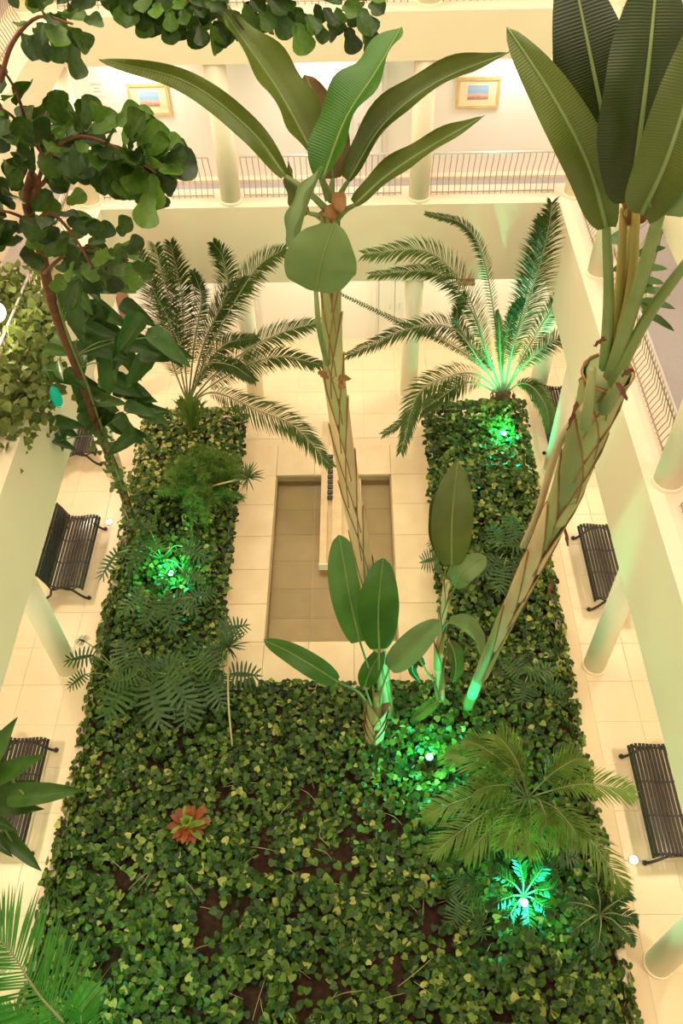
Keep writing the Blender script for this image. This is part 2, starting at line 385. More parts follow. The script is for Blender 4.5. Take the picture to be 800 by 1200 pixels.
def gallery(zb, zt, n):
    # slab underside, ledge, carpet
    for nm, a, b in (('left', (GX0, Y0B, zb), (XL-T, GY1+.2, zb+.12)), ('right', (XR+T, Y0B, zb), (GX1, GY1+.2, zb+.12)), ('back', (XL-T, YD+T, zb), (XR+T, GY1+.2, zb+.12))):
        struct('ceiling', MB().box(a, b), M['ceiling'])
    e = MB(); z = zt-.08
    e.box((XL-.86, Y0B, z), (XL-T, YD+.75, zt)); e.box((XR+T, Y0B, z), (XR+.80, YD+.75, zt)); e.box((XL-T, YD+T, z), (XR+T, YD+.72, zt))
    f = struct('floor', e, M['ledge']); tag(f, 'cream marble ledge of gallery floor %d' % n)
    e = MB(); z2 = zt-.012
    e.box((WL, Y0B, z2-.1), (XL-.86, WF, z2)); e.box((XR+.80, Y0B, z2-.1), (WR, WF, z2)); e.box((XL-.86, YD+.74, z2-.1), (XR+.80, WF, z2))
    f = struct('floor', e, M['carpet']); tag(f, 'grey carpet strip of gallery floor %d' % n)
    # tan border course along the far wall
    struct('baseboard_back', MB().box((WL, WF-.16, z2), (WR, WF, zt+.05)), M['ledge'])
gallery(L1B, L1, 1); gallery(L2B, L2, 2)
struct('ceiling', MB().box((GX0, Y0B, L3B), (XL-T, GY1, L3B+.12)), M['ceiling'])
struct('ceiling', MB().box((XR+T, Y0B, L3B), (GX1, GY1, L3B+.12)), M['ceiling'])
struct('ceiling', MB().box((XL-T, YD+T, L3B), (XR+T, GY1, L3B+.12)), M['ceiling'])
# walls
struct('wall_left', MB().box((GX0-.2, Y0B, 0), (GX0, GY1+.2, L1B)), M['wall'])
struct('wall_right', MB().box((GX1, Y0B, 0), (GX1+.2, GY1+.2, L1B)), M['wall'])
struct('wall_back', MB().box((GX0, GY1, 0), (GX1, GY1+.2, L1B)), M['wall'])
for z0, z1, k in ((L1, L2B, 1), (L2, L3B, 2)):
    struct('wall_gallery_left', MB().box((WL-.2, Y0B, z0-.1), (WL, WF+.2, z1)), M['warmwall'])
    struct('wall_gallery_right', MB().box((WR, Y0B, z0-.1), (WR+.2, WF+.2, z1)), M['warmwall'])
    struct('wall_gallery_back', MB().box((WL, WF, z0-.1), (WR, WF+.2, z1)), M['wall'])
struct('wall_front', MB().box((GX0, Y0B-.25, 0), (GX1, Y0B, L2)), M['wall'])

# columns: three storeys
def column(x, y, z0, z1, label, grp):
    r_ = .20; t = thing('column', (x, y, z0), label, 'column', grp)
    part('shaft', MB().lathe([(r_, z0), (r_, z1)], (x, y, 0), 32), M['column'], t, sm=True)
    part('base_plinth', MB().lathe([(r_+.02, z0), (r_+.02, z0+.06), (r_, z0+.07)], (x, y, 0), 32), M['column'], t)
CY = [(3.12, 'nearest the front'), (8.12, 'in the middle'), (13.1, 'near the far corner')]
for y, wd in CY:
    column(-5.4, y, 0, L1B, 'round cream ground-floor column on the left aisle, %s' % wd, 'ground-floor columns')
    column(4.38, y, 0, L1B, 'round cream ground-floor column on the right aisle, %s' % wd, 'ground-floor columns')
for x, wd in ((-5.45, 'at the left corner'), (-2.4, 'left of centre'), (1.3, 'right of centre'), (4.4, 'at the right corner')):
    column(x, 15.65, 0, L1B, 'round ground-floor column %s of the far side' % wd, 'ground-floor columns')
    if abs(x) < 4: column(x, 15.65, L1, L2B, 'round first-gallery column %s on the far side' % wd, 'first-gallery columns')
    column(x if x > 0 else x, 15.72, L2, L3B, 'round second-gallery column %s on the far side' % wd, 'second-gallery columns')
column(-5.2, 15.65, L1, L2B, 'round first-gallery column at the left far corner behind the fig', 'first-gallery columns')
column(4.35, 15.7, L1, L2B, 'round first-gallery column at the right far corner', 'first-gallery columns')
for y, wd in CY:
    column(4.32, y-.1, L1, L2B, 'round first-gallery column on the right ledge, %s' % wd, 'first-gallery columns')
    column(-5.25, y-.1, L1, L2B, 'round first-gallery column on the left ledge, %s' % wd, 'first-gallery columns')

# railings with bellied bars, every bar a part
def railing(p0, out, z, n, step, label, axis):
    """p0 start of the foot line; out = unit vector towards the gallery; bars repeat along axis"""
    t = thing('railing', p0, label, 'railing', 'gallery railings')
    prof = [(0, 0), (.04, .12), (.10, .26), (.07, .5), (-.04, .72), (-.06, .86)]
    o = V(out); a = V(axis); q = V(p0)
    me = MB().tube([q+o*d+V((0, 0, h)) for d, h in prof], .0085, 5).mesh('bar', M['rail'], q)
    for i in range(n): inst('bar', me, Matrix.Translation(q+a*(step*i)), t)
    e = q+a*(step*(n-1))
    part('top_rail', MB().tube([q+o*-.06+V((0, 0, .87)), e+o*-.06+V((0, 0, .87))], .022, 8), M['railtop'], t)
    part('bottom_rail', MB().tube([q+V((0, 0, .05)), e+V((0, 0, .05))], .013, 6), M['rail'], t)
    return t
st = .115
for (ya, yb, wd) in ((13.35, 15.3, 'beside the far corner'), (8.3, 12.75, 'in the middle bay'), (4.6, 7.75, 'in the nearest bay seen')):
    railing((XR+.37, ya, L1), (1, 0, 0), L1, int((yb-ya)/st), st, 'thin barred railing of the right first gallery, %s' % wd, (0, 1, 0))
    railing((XL-.37, ya, L1), (-1, 0, 0), L1, int((yb-ya)/st), st, 'thin barred railing of the left first gallery, %s' % wd, (0, 1, 0))
for (xa, xb, wd) in ((-4.95, -2.65, 'left bay'), (-2.15, 1.08, 'middle bay behind the tall banana'), (1.55, 4.1, 'right bay under a framed picture')):
    railing((xa, YD+.37, L1), (0, 1, 0), L1, int((xb-xa)/st), st, 'thin barred railing of the far first gallery, %s' % wd, (1, 0, 0))
    railing((xa, YD+.40, L2), (0, 1, 0), L2, int((xb-xa)/st), st, 'thin barred railing of the far second gallery, %s' % wd, (1, 0, 0))
railing((XL-.40, 10.2, L2), (-1, 0, 0), L2, 44, st, 'thin barred railing of the left second gallery behind the fig branches', (0, 1, 0))
railing((XR+.40, 12.4, L2), (1, 0, 0), L2, 26, st, 'thin barred railing of the right second gallery behind the big banana leaves', (0, 1, 0))

# things on the far gallery wall
def framed(px, py, w, h, label):
    c = B(px, py, WF); t = thing('framed_picture', (c.x, WF, c.z-h/2), label, 'picture', 'framed pictures'); y = WF
    f = MB(); b = .055
    for a_, b_ in (((c.x-w/2, c.z-h/2), (c.x+w/2, c.z-h/2+b)), ((c.x-w/2, c.z+h/2-b), (c.x+w/2, c.z+h/2)), ((c.x-w/2, c.z-h/2+b), (c.x-w/2+b, c.z+h/2-b)), ((c.x+w/2-b, c.z-h/2+b), (c.x+w/2, c.z+h/2-b))):
        f.box((a_[0], y-.04, a_[1]), (b_[0], y, b_[1]))
    part('frame', f, M['gold'], t)
    part('mat_board', MB().box((c.x-w/2+b, y-.02, c.z-h/2+b), (c.x+w/2-b, y, c.z+h/2-b)), M['matboard'], t)
    part('print', MB().box((c.x-w*.24, y-.024, c.z-h*.22), (c.x+w*.24, y-.02, c.z+h*.24)), M['print'], t)
framed(175, 116, .78, .60, 'gilt framed small seascape on the far gallery wall, on the left')
framed(560, 108, .82, .58, 'gilt framed small seascape on the far gallery wall, right of the banana leaves')
framed(668, 108, .62, .56, 'framed picture with orange edge half hidden by the big right banana leaf')
c = B(411, 88, WF); t = thing('door_sign', (c.x, WF, c.z), 'small red and white sign above the double door on the far gallery wall', 'sign')
part('plate', MB().box((c.x-.09, WF-.02, c.z-.07), (c.x+.09, WF, c.z+.09)), M['paper'], t); part('red_band', MB().box((c.x-.085, WF-.024, c.z-.0), (c.x+.085, WF-.02, c.z+.05)), M['red'], t)
c = B(113, 103, WF); t = thing('wall_plaque', (c.x, WF, c.z), 'small pale plaque with faint grey lines on the far gallery wall beside the left picture', 'sign')
part('plate', MB().box((c.x-.15, WF-.015, c.z-.14), (c.x+.15, WF, c.z+.14)), M['wall'], t)
for zz, ww in ((.07, .10), (0, .05), (-.06, .07)): part('line', MB().box((c.x-ww, WF-.018, c.z+zz-.008), (c.x+ww, WF-.015, c.z+zz+.008)), M['grey'], t)
# doors on far gallery wall
dn = [0]
def door(x0, x1, z0, h, y, label, m='door', leaves=2):
    dn[0] += 1; d = struct('door_%d' % dn[0], MB().box((x0, y-.05, z0), (x1, y, z0+h)), M[m]); d['label'] = label; OFF[d.name] = V((0, 0, 0))
    f = MB(); b = .07
    f.box((x0-b, y-.08, z0), (x0, y, z0+h+b)); f.box((x1, y-.08, z0), (x1+b, y, z0+h+b)); f.box((x0, y-.08, z0+h), (x1, y, z0+h+b))
    part('door_frame', f, M['doorframe'] if m == 'door' else M['brown'], d)
    for i in range(leaves):
        a = x0+(x1-x0)/leaves*i; b_ = x0+(x1-x0)/leaves*(i+1)
        part('door_leaf', MB().box((a+.015, y-.075, z0+.02), (b_-.015, y-.05, z0+h-.02)), M[m], d)
        part('door_handle', MB().tube([(b_-.12 if i == 0 else a+.12, y-.12, z0+1.0), (b_-.12 if i == 0 else a+.12, y-.12, z0+1.16)], .012, 6), M['railtop'], d)
a = B(378, 150, WF); b_ = B(448, 150, WF)
door(a.x, b_.x, L1, 2.15, WF, 'white double door on the far gallery wall behind the tall banana')
a = B(443, 370, GY1); b_ = B(480, 370, GY1)
door(a.x, b_.x, 0, 2.1, GY1, 'pale door in the ground-floor far wall')
a = B(331, 370, GY1); 
door(-3.4, -2.5, 0, 2.1, GY1, 'pale door in the ground-floor far wall behind the left palm', leaves=1)
dn[0] += 1
# brown upright door jamb seen behind the left palm
d = struct('door_%d' % dn[0], MB().box((-5.9, GY1-.1, 0), (-5.6, GY1, 2.3)), M['brown']); d['label'] = 'tall narrow brown wooden door post at the far end of the left aisle'
c = B(546, 329, YD); t = thing('wall_box', (c.x, YD, c.z), 'small brown wooden box fixed under the far edge beam beside the right palm', 'box')
part('case', MB().box((c.x-.17, YD-.10, c.z-.06), (c.x+.17, YD, c.z+.06)), M['brown'], t, bevel=.01); part('cover', MB().box((c.x-.15, YD-.115, c.z-.04), (c.x+.15, YD-.10, c.z+.04)), M['gold'], t)

# planter kerb and soil
BX0, BX1, BFY, BIY0, BIY1, BEND = -4.84, 3.84, 1.2, 7.66, 7.66, 14.72
AX0, AX1 = -2.62, 1.68
pl = thing('planter_bed', (-.4, 5, 0), 'low marble kerb and dark soil of the U-shaped planting bed in the court', 'planter')
outline = [((BX0, Y0B), (BX0, BEND)), ((BX0, BEND), (AX0, BEND)), ((AX0, BEND), (AX0, BIY0)), ((AX0, BIY0), (AX1, BIY0)), ((AX1, BIY0), (AX1, BEND)), ((AX1, BEND), (BX1, BEND)), ((BX1, BEND), (BX1, Y0B))]
for (xa, ya), (xb, yb) in outline:
    ln = math.hypot(xb-xa, yb-ya); n = max(1, round(ln/1.2)); hw = .07
    for i in range(n):
        x0 = xa+(xb-xa)*i/n; x1 = xa+(xb-xa)*(i+1)/n; y0 = ya+(yb-ya)*i/n; y1 = ya+(yb-ya)*(i+1)/n
        if abs(xb-xa) < .01: q = MB().box((xa-hw, min(y0, y1)+.003, 0), (xa+hw, max(y0, y1)-.003, .14))
        else: q = MB().box((min(x0, x1)+.003, ya-hw, 0), (max(x0, x1)-.003, ya+hw, .14))
        part('kerb_stone', q, M['kerb'], pl, bevel=.008)
def grid_soil():
    w = MB()
    for x0, x1, y0, y1 in ((BX0+.07, BX1-.07, Y0B, BIY0-.07), (BX0+.07, AX0-.07, BIY0-.07, BEND-.07), (AX1+.07, BX1-.07, BIY0-.07, BEND-.07)):
        nx = int((x1-x0)/.2); ny = int((y1-y0)/.2)
        w.strip([[V((x0+(x1-x0)*i/nx, y0+(y1-y0)*j/ny, .12+.05*math.sin(i*1.7+j)+.04*random.random())) for i in range(nx+1)] for j in range(ny+1)])
    return w
part('soil', grid_soil(), M['soil'], pl, sm=True)

# ================================================================ BENCHES
def bench(x, y, side, label):
    """side = +1: back towards +x (right aisle), -1: back towards -x"""
    t = thing('bench', (x, y, 0), label, 'bench', 'slatted iron benches along the aisles'); Ln = 1.86
    # profile of the scrolled seat and back: (outward, height)
    prof = smooth([(-.42, 0, .36), (-.36, 0, .43), (-.24, 0, .44), (-.05, 0, .405), (.10, 0, .40), (.20, 0, .45), (.25, 0, .58), (.31, 0, .74), (.38, 0, .86), (.46, 0, .87)], 40)
    d = [0]
    for i in range(1, 40): d.append(d[-1]+(prof[i]-prof[i-1]).length)
    ns = 19
    for k in range(ns):
        s_ = d[-1]*k/(ns-1); i = min(38, max(0, next((j for j in range(39) if d[j+1] >= s_), 38))); f = (s_-d[i])/max(1e-6, d[i+1]-d[i])
        p = prof[i].lerp(prof[i+1], f); tg = (prof[i+1]-prof[i]).normalized(); nn = V((-tg.z, 0, tg.x)); hw, th = .023, .012
        poly = []
        for a_, b_ in ((-1, -1), (1, -1), (1, 1), (-1, 1)):
            q = p+tg*hw*a_+nn*th*b_; poly.append((x+side*q.x, q.z))
        part('slat', MB().prism(poly, 1, y-Ln/2, y+Ln/2), M['slat'], t)
    for yy in (y-Ln/2+.05, y-.28, y+.28, y+Ln/2-.05):
        part('cross_band', MB().tube([(x+side*p.x, yy, p.z-.025) for p in prof[::3]+[prof[-1]]], .014, 6), M['iron'], t)
    for yy in (y-Ln/2+.04, y+Ln/2-.04):
        def T_(pts, r_): return MB().tube([(x+side*a, yy, b) for a, b in [(q.x, q.z) for q in smooth([(u, 0, v) for u, v in pts], 14)]], r_, 8)
        part('leg', T_([(-.05, .40), (-.2, .30), (-.32, .12), (-.42, .02), (-.47, .05)], .024), M['iron'], t)
        part('leg', T_([(.12, .40), (.22, .28), (.28, .12), (.40, .02), (.45, .05)], .024), M['iron'], t)
        part('scroll', T_([(-.36, .42), (-.15, .30), (.02, .36), (.20, .30), (.25, .55)], .016), M['iron'], t)
        for u in (-.47, .45): part('foot', MB().lathe([(.035, 0), (.045, .02), (.03, .06)], (x+side*u, yy, 0), 10), M['iron'], t)
bench(-5.80, 10.62, -1, 'dark slatted bench on the left aisle beside the middle column and the floor light')
bench(-5.75, 5.62, -1, 'dark slatted bench on the left aisle partly behind arrow-shaped leaves')
bench(-5.75, 1.6, -1, 'dark slatted bench at the lower left corner behind the palm frond')
bench(-6.25, 14.3, -1, 'dark slatted bench at the far end of the left aisle, behind the fig trunk')
bench(4.98, 10.25, 1, 'dark slatted bench on the right aisle partly behind the edge beam')
bench(4.98, 5.45, 1, 'dark slatted bench on the right aisle, nearest on that side, beside a floor light')
bench(4.75, 14.5, 1, 'dark slatted bench at the far end of the right aisle beside a palm')

# ================================================================ LAMPS
def green_lamp(p, label, power):
    x, y, z = p; t = thing('garden_spotlight', (x, y, .16), label, 'lamp', 'green garden spotlights')
    part('stake', MB().tube([(x, y, .12), (x, y, z-.08)], .02, 6), M['lampbody'], t)
    part('housing', MB().lathe([(.035, z-.13), (.065, z-.10), (.07, z+.0), (.058, z+.005)], (x, y, 0), 16), M['lampbody'], t)
    part('lens', MB().lathe([(.057, z-.002), (.052, z+.014), (.026, z+.026), (.004, z+.03)], (x, y, 0), 16), M['lampgreen'], t, sm=True)
    point('green_light', (x, y, z+.17), power, GREEN, .05)
gl = [(G(503, 887, .62), 'green spotlight below the stems of the two banana plants', 60),
      (G(614, 1058, .75), 'green spotlight in the heart of the small lit palm, lowest in the picture', 42),
      (G(590, 508, .75), 'green spotlight in front of the far right palm', 48),
      (G(200, 672, .50), 'green spotlight among the leaves of the left arm of the bed', 45)]
for p, l, pw in gl: green_lamp(p, l, pw)
def aim(p, q, power, ang):
    o = spot('green_beam', p+V((0, 0, .12)), power, GREEN, R(ang), .03); d = (q-p).normalized(); o.rotation_euler = d.to_track_quat('-Z', 'Y').to_euler()
aim(gl[0][0], G(590, 745, 2.2), 230, 38); aim(gl[0][0], G(480, 760, 1.6), 90, 60)
aim(gl[2][0], V((3.2, 15.0, 2.2)), 260, 70); aim(gl[3][0], G(190, 600, 1.4), 60, 90); aim(gl[1][0], G(614, 1000, 1.6), 50, 100)
for (px, py), l in (((128, 612), 'round recessed floor light beside the left bench, at the end of the fig trunk'), ((742, 1008), 'round recessed floor light beside the right bench')):
    p = G(px, py, 0); t = thing('floor_light', p, l, 'lamp', 'recessed floor lights')
    part('ring', MB().lathe([(.085, 0), (.085, .008), (.062, .012)], p, 24), M['railtop'], t); part('lens', MB().lathe([(.062, .009), (.06, .018), (.02, .023)], p, 24), M['lampwarm'], t)
    spot('floor_uplight', (p.x, p.y, .06), 25, (1, .9, .7), R(150), .06, rot=(R(180), 0, 0))
p = V((-6.0, 11.7, L1)); p = G(-6, 366, 6.2)
t = thing('globe_lamp', (p.x, p.y, L1), 'glowing globe lamp on the left gallery ledge cut by the picture edge', 'lamp')
part('post', MB().tube([(p.x, p.y, L1), (p.x, p.y, 6.05)], .03, 8), M['lampbody'], t); part('globe', MB().lathe([(.16*math.sin(a), 6.2-.16*math.cos(a)) for a in [math.pi*i/12+.001 for i in range(13)]], (p.x, p.y, 0), 20), M['globe'], t, sm=True)
point('globe_light', (p.x+.02, p.y-.3, 6.25), 40, (1, .88, .5), .15)
#PLANTS
# ---------------------------------------------------------------- leaf builders
def blade(pts, width, up, fold=.25, n=22, nu=8, blunt=.55, wav=.03, roll=0, seed=0):
    """big paddle leaf along a curve; folded at the midrib"""
    rs = random.Random(seed); c = smooth(pts, n); rows = []
    if up == 'F': up = EYE-c[n//2]   # the upper face looks up out of the court
    up = V(up).normalized(); ph = rs.random()*6
    for i, p in enumerate(c):
        s_ = i/(n-1); t = (c[min(i+1, n-1)]-c[max(i-1, 0)]).normalized()
        side = t.cross(up); side = side.normalized() if side.length > 1e-3 else t.orthogonal()
        nn = side.cross(t).normalized()
        if roll: q = Matrix.Rotation(roll*s_, 3, t); side = q @ side; nn = q @ nn
        w = width*.5*(math.sin(math.pi*min(1, s_*.97+.03)**(.8))**blunt if s_ < .999 else .04)
        row = []
        for j in range(nu+1):
            u = j/nu*2-1; a = abs(u)
            off = side*(u*w*math.cos(fold*a*1.2))+nn*(w*a*math.sin(fold)*1.3 - w*a*a*.25) + nn*(wav*a*a*math.sin(s_*17+ph+(2 if u > 0 else 0)))
            row.append(p+off)
        rows.append(row)
    return MB().strip(rows), c
def paddle_leaf(parent, pts, width, up=(0, 0, 1), m='banana', rib='stalk', petiole=None, pm='stalk', pr=.025, fold=.25, label=None, ribr=.016, **k):
    b, c = blade(pts, width, up, fold=fold, **k)
    lf = part('leaf', b, M[m], parent, sm=True, label=label)
    part('midrib', MB().tube([p+V((0, 0, .004)) for p in c], lambda s_: ribr*(1-.8*s_)+.002, 6), M[rib], lf, sm=True)
    if petiole: part('petiole', MB().tube(smooth(petiole, 12), lambda s_: pr*(1.3-.6*s_), 8), M[pm], lf, sm=True)
    return lf
def frond(parent, pts, L, n, w=.022, droop=.25, m='palm', ang=50, lift=.25, start=.12, rib=.012, ribm='palmrib', seed=0, up=(0, 0, 1), peak=.45, name='frond', endl=.35):
    rs = random.Random(seed); N_ = 40; c = smooth(pts, N_)
    fr = part(name, MB().tube(c, lambda s_: rib*(1.2-.95*s_), 6), M[ribm], parent, sm=True)
    w_ = MB(); up = V(up).normalized()
    for i in range(n):
        s_ = start+(1-start)*i/(n-1); x = s_*(N_-1); k = min(N_-2, int(x)); p = c[k].lerp(c[k+1], x-k)
        t = (c[min(k+2, N_-1)]-c[max(k-1, 0)]).normalized(); side = t.cross(up)
        side = side.normalized() if side.length > .05 else t.orthogonal().normalized(); nn = side.cross(t).normalized()
        if nn.dot(up) < 0: nn = -nn
        q = (s_-start)/(1-start); prof = (endl+(1-endl)*math.sin(math.pi*min(1, q*.5/peak))) if q < peak else endl+(1-endl)*math.cos((q-peak)/(1-peak)*math.pi/2)
        for sg in (-1, 1):
            a = R(ang*(1-.35*q)+rs.uniform(-7, 7)); ll = L*prof*rs.uniform(.88, 1.08)
            d = (t*math.cos(a)+side*sg*math.sin(a)+nn*(lift+rs.uniform(-.12, .12))).normalized()
            e = p+d*ll*.5; e2 = p+(d*.96-V((0, 0, 1))*droop+t*.04)*ll
            wd = nn.cross(d).normalized()*w*.5+nn*w*.2*sg
            k0 = len(w_.v)
            for v in (p-wd*.5, p+wd*.5, e-wd, e+wd, e2): w_.vert(v)
            w_.f += [[k0, k0+1, k0+3, k0+2], [k0+2, k0+3, k0+4]]
    part('leaflets', w_, M[m], fr); return fr
def split_leaf(parent, base, tip, up=(0, 0, 1), m='split', fingers=8, width=None, stem_from=None, seed=0, fat=.5, name='leaf', droop=.12):
    """deeply cut leaf: a central web with finger lobes on both sides"""
    rs = random.Random(seed); base = V(base); tip = V(tip); L = (tip-base).length; width = width or L*.8
    t = (tip-base)/L; up = V(up); side = t.cross(up).normalized(); nn = side.cross(t).normalized()
    w_ = MB(); k0 = 0
    def P(a, b, z=0): return base+t*a*L+side*b*width*.5+nn*z-V((0, 0, droop*L*(a*a+.5*b*b)))
    cw = .16
    w_.strip([[P(a, -cw*math.sin(math.pi*min(1, a+.12))), P(a, 0, -.01), P(a, cw*math.sin(math.pi*min(1, a+.12)))] for a in [i/10 for i in range(10)]+[.98]])
    for i in range(fingers):
        q = (i+.4)/fingers; ln = (.55+.45*math.sin(math.pi*(q*.75+.12)))
        for sg in (-1, 1):
            a0 = -.02+q*.86; fw = .86/fingers*fat; sweep = -.18+.42*q; tipb = sg*ln*(1-.45*q**3); zc = rs.uniform(-.01, .02)
            pts = [(a0-fw*.6, sg*.03), (a0+fw*.6, sg*.03), (a0+sweep*.5-fw*.75, tipb*.5), (a0+sweep*.5+fw*.75, tipb*.5), (a0+sweep*.85-fw*.5, tipb*.82), (a0+sweep*.85+fw*.5, tipb*.82), (a0+sweep, tipb)]
            k0 = len(w_.v)
            for a, b in pts: w_.vert(P(a, b, zc+.03*abs(b)*L))
            w_.f += [[k0, k0+1, k0+3, k0+2], [k0+2, k0+3, k0+5, k0+4], [k0+4, k0+5, k0+6]]
    k0 = len(w_.v)
    for a, b in ((.84, -.10), (.84, .10), (1.06, 0)): w_.vert(P(a, b))
    w_.f.append([k0, k0+1, k0+2])
    lf = part(name, w_, M[m], parent)
    if stem_from is not None:
        s0 = V(stem_from); mid = s0.lerp(base, .6)+V((0, 0, .18*(base-s0).length))
        part('leaf_stalk', MB().tube(smooth([s0, mid, base], 10), .011, 6), M['stalk'], lf, sm=True)
    return lf
def outline_leaf(out, curl=.12, name='leaf', m='fig'):
    """shared leaf mesh from a half outline [(along, half width)], slightly cupped"""
    w_ = MB()
    w_.strip([[V((-b, a, curl*b+.03*math.sin(a*9)-.25*curl*a*a)), V((-b*.5, a, curl*b*.2-.25*curl*a*a)), V((0, a, -.02-.25*curl*a*a)), V((b*.5, a, curl*b*.2-.25*curl*a*a)), V((b, a, curl*b+.03*math.cos(a*8)-.25*curl*a*a))] for a, b in out])
    return w_.mesh(name, M[m], (0, 0, 0), True)
def orient(p, d, n, s):
    """matrix: local +Y along d, +Z near n, scale s, origin p"""
    y = V(d).normalized(); x = y.cross(V(n)); x = x.normalized() if x.length > .05 else y.orthogonal().normalized(); z = x.cross(y)
    return Matrix.Translation(p) @ Matrix((x, y, z)).transposed().to_4x4() @ Matrix.Scale(s, 4)
def sheaths(parent, c, rad, n, m1='sheath', m2='sheath_tan', seed=0, tan=lambda s: s < .5, s0=.02, s1=.95, flare=.06, ln=.16):
    """overlapping old leaf bases wrapped around a trunk, alternating left and right"""
    rs = random.Random(seed); N_ = len(c)
    for i in range(n):
        s_ = s0+(s1-s0)*i/(n-1); a0 = (0 if i % 2 else math.pi)+rs.uniform(-.3, .3); rows = []
        for k in range(7):
            q = k/6; x = min(N_-1.001, (s_+q*ln)*(N_-1)); j = int(x); p = c[j].lerp(c[j+1], x-j); t = (c[j+1]-c[j]).normalized()
            ax = V((1, 0, 0)); ax = (ax-t*ax.dot(t)).normalized(); ay = t.cross(ax); r_ = rad(s_+q*ln)*1.07+.012+flare*q**3; wd = 1.75*(1-q**1.6)+.10
            rows.append([p+(ax*math.cos(a0+wd*(u/6*2-1))+ay*math.sin(a0+wd*(u/6*2-1)))*r_ for u in range(7)])
        sh = part('leaf_sheath', MB().strip(rows), M[m2 if tan(s_) else m1], parent, sm=True)
        part('dry_edge', MB().tube([r_[0] for r_ in rows]+[r_[-1] for r_ in rows[::-1]], .008, 5), M['dry'], sh, label='brown dry edge')

# ---------------------------------------------------------------- tall centre banana (bird of paradise)
base = G(457, 846, .12); top = D(386, 250, 8.9)
A = thing('banana_plant', base, 'tallest banana plant, bare twisted trunk in front of the pool, crown in the upper middle', 'plant', 'banana plants')
tr = [base]+[near(x, y, base, top) for x, y in ((441, 740), (424, 645), (408, 560), (395, 470), (389, 400), (388, 330))]+[top]
c = smooth(tr, 60); rad = lambda s_: .075+.035*math.sin(math.pi*min(1, s_*1.05+.02))
part('trunk', MB().tube(c, rad, 12), M['sheath'], A, sm=True)
sheaths(A, c, rad, 19, seed=2, tan=lambda s_: s_ < .45, flare=.015, ln=.2)
dk = {}
def dpt(px, py, d): return D(px, py, d)
T0 = top
# dried collar and hanging scraps
for k_, (x0, y0, x1, y1) in enumerate(((388, 446, 412, 444), (384, 444, 372, 436), (392, 452, 405, 455), (385, 240, 392, 258), (395, 225, 400, 250))):
    dd = (near(x0, y0, base, top)-EYE).dot(cF)-.12
    part('dry_bract', blade([D(x0, y0, dd), D((x0+x1)/2, (y0+y1)/2-2, dd-.03), D(x1, y1, dd-.02)], .09 if k_ < 3 else .16, (0, -1, .4), n=8, nu=4)[0], M['dry'], A, sm=True)
Aleaves = [
 # petiole start, blade points (px, py, depth), width, material, up
 ((382, 245), [(334, 206, 8.7), (290, 150, 8.6), (215, 95, 8.6), (116, 70, 8.7)], .33, 'banana', 'F', .6, .035),
 ((385, 235), [(366, 180, 8.7), (325, 105, 8.5), (262, 14, 8.3)], .66, 'banana', (.75, -.9, .4), .7, .05),
 ((388, 235), [(378, 212, 8.5), (405, 140, 8.3), (440, 85, 8.2), (470, 32, 8.2)], .66, 'banana_young', (-.8, -.6, .45), .55, .04),
 ((392, 245), [(408, 212, 8.6), (450, 145, 8.5), (515, 95, 8.5), (596, 62, 8.6)], .46, 'banana', (-.45, -.7, .7), .75, .035),
 ((392, 260), [(416, 240, 8.6), (455, 205, 8.5), (505, 172, 8.5), (567, 136, 8.6)], .34, 'banana', (-.3, -.7, .7), .75, .03),
 ((388, 230), [(390, 210, 8.9), (384, 155, 8.9), (358, 88, 8.8)], .55, 'oldleaf', 'F', .6, .05),
 ((380, 420), [(370, 341, 8.35), (377, 305, 8.0), (392, 262, 7.75)], .70, 'banana_pale', (.1, -.75, .65), .15, .02),
 ((382, 262), [(345, 292, 8.4), (358, 245, 8.3), (378, 196, 8.3)], .36, 'banana_pale', (-.8, -.6, .2), .8, .02),
 ((384, 262), [(362, 250, 9.0), (348, 225, 9.0), (338, 190, 9.0)], .30, 'banana', (-.8, -.6, .2), .6, .02),
]
for i, ((bx, by), bl, w_, mt, up, fo, wv) in enumerate(Aleaves):
    pts = [D(*q) for q in bl]; s0 = near(bx, by, base, top)
    pet = [s0, s0.lerp(pts[0], .5)+V((0, 0, .03)), pts[0]]
    if i == 6: pet = [near(384, 428, base, top), D(374, 385, 8.7), D(370, 341, 8.35)]
    paddle_leaf(A, pts, w_, up, mt, petiole=pet, fold=fo, wav=wv, seed=i, pr=.03, n=26, label='brownish torn older leaf' if i == 5 else None)

# ---------------------------------------------------------------- big right banana, close to the viewer
base = G(546, 833, .12); top = D(712, 436, 6.3)
Bp = thing('banana_plant', base, 'right banana plant leaning to the right, its huge dark leaves fill the upper right corner', 'plant', 'banana plants')
tr = [base]+[near(x, y, base, top) for x, y in ((575, 765), (603, 705), (634, 640), (660, 585), (680, 530), (697, 480))]+[top]
c = smooth(tr, 60); rad = lambda s_: .085+.07*min(1, s_)**1.3
part('trunk', MB().tube(c, rad, 12), M['sheath'], Bp, sm=True)
sheaths(Bp, c, rad, 14, seed=5, tan=lambda s_: .10 < s_ < .40, flare=.012, ln=.26)
for (x0, y0, x1, y1, d_) in ((708, 395, 695, 406, 5.6), (722, 448, 735, 470, 5.6), (728, 440, 742, 432, 5.7), (676, 470, 664, 505, 6.4), (684, 560, 696, 545, 7.4), (640, 700, 648, 678, 9.5), (604, 690, 600, 668, 10.5), (665, 640, 660, 615, 8.5), (600, 718, 595, 690, 10.4)):
    part('dry_bract', blade([D(x0, y0, d_), D((x0+x1)/2+1, (y0+y1)/2, d_-.03), D(x1, y1, d_)], .035, (0, -1, .4), n=7, nu=4)[0], M['dried'], Bp, sm=True)
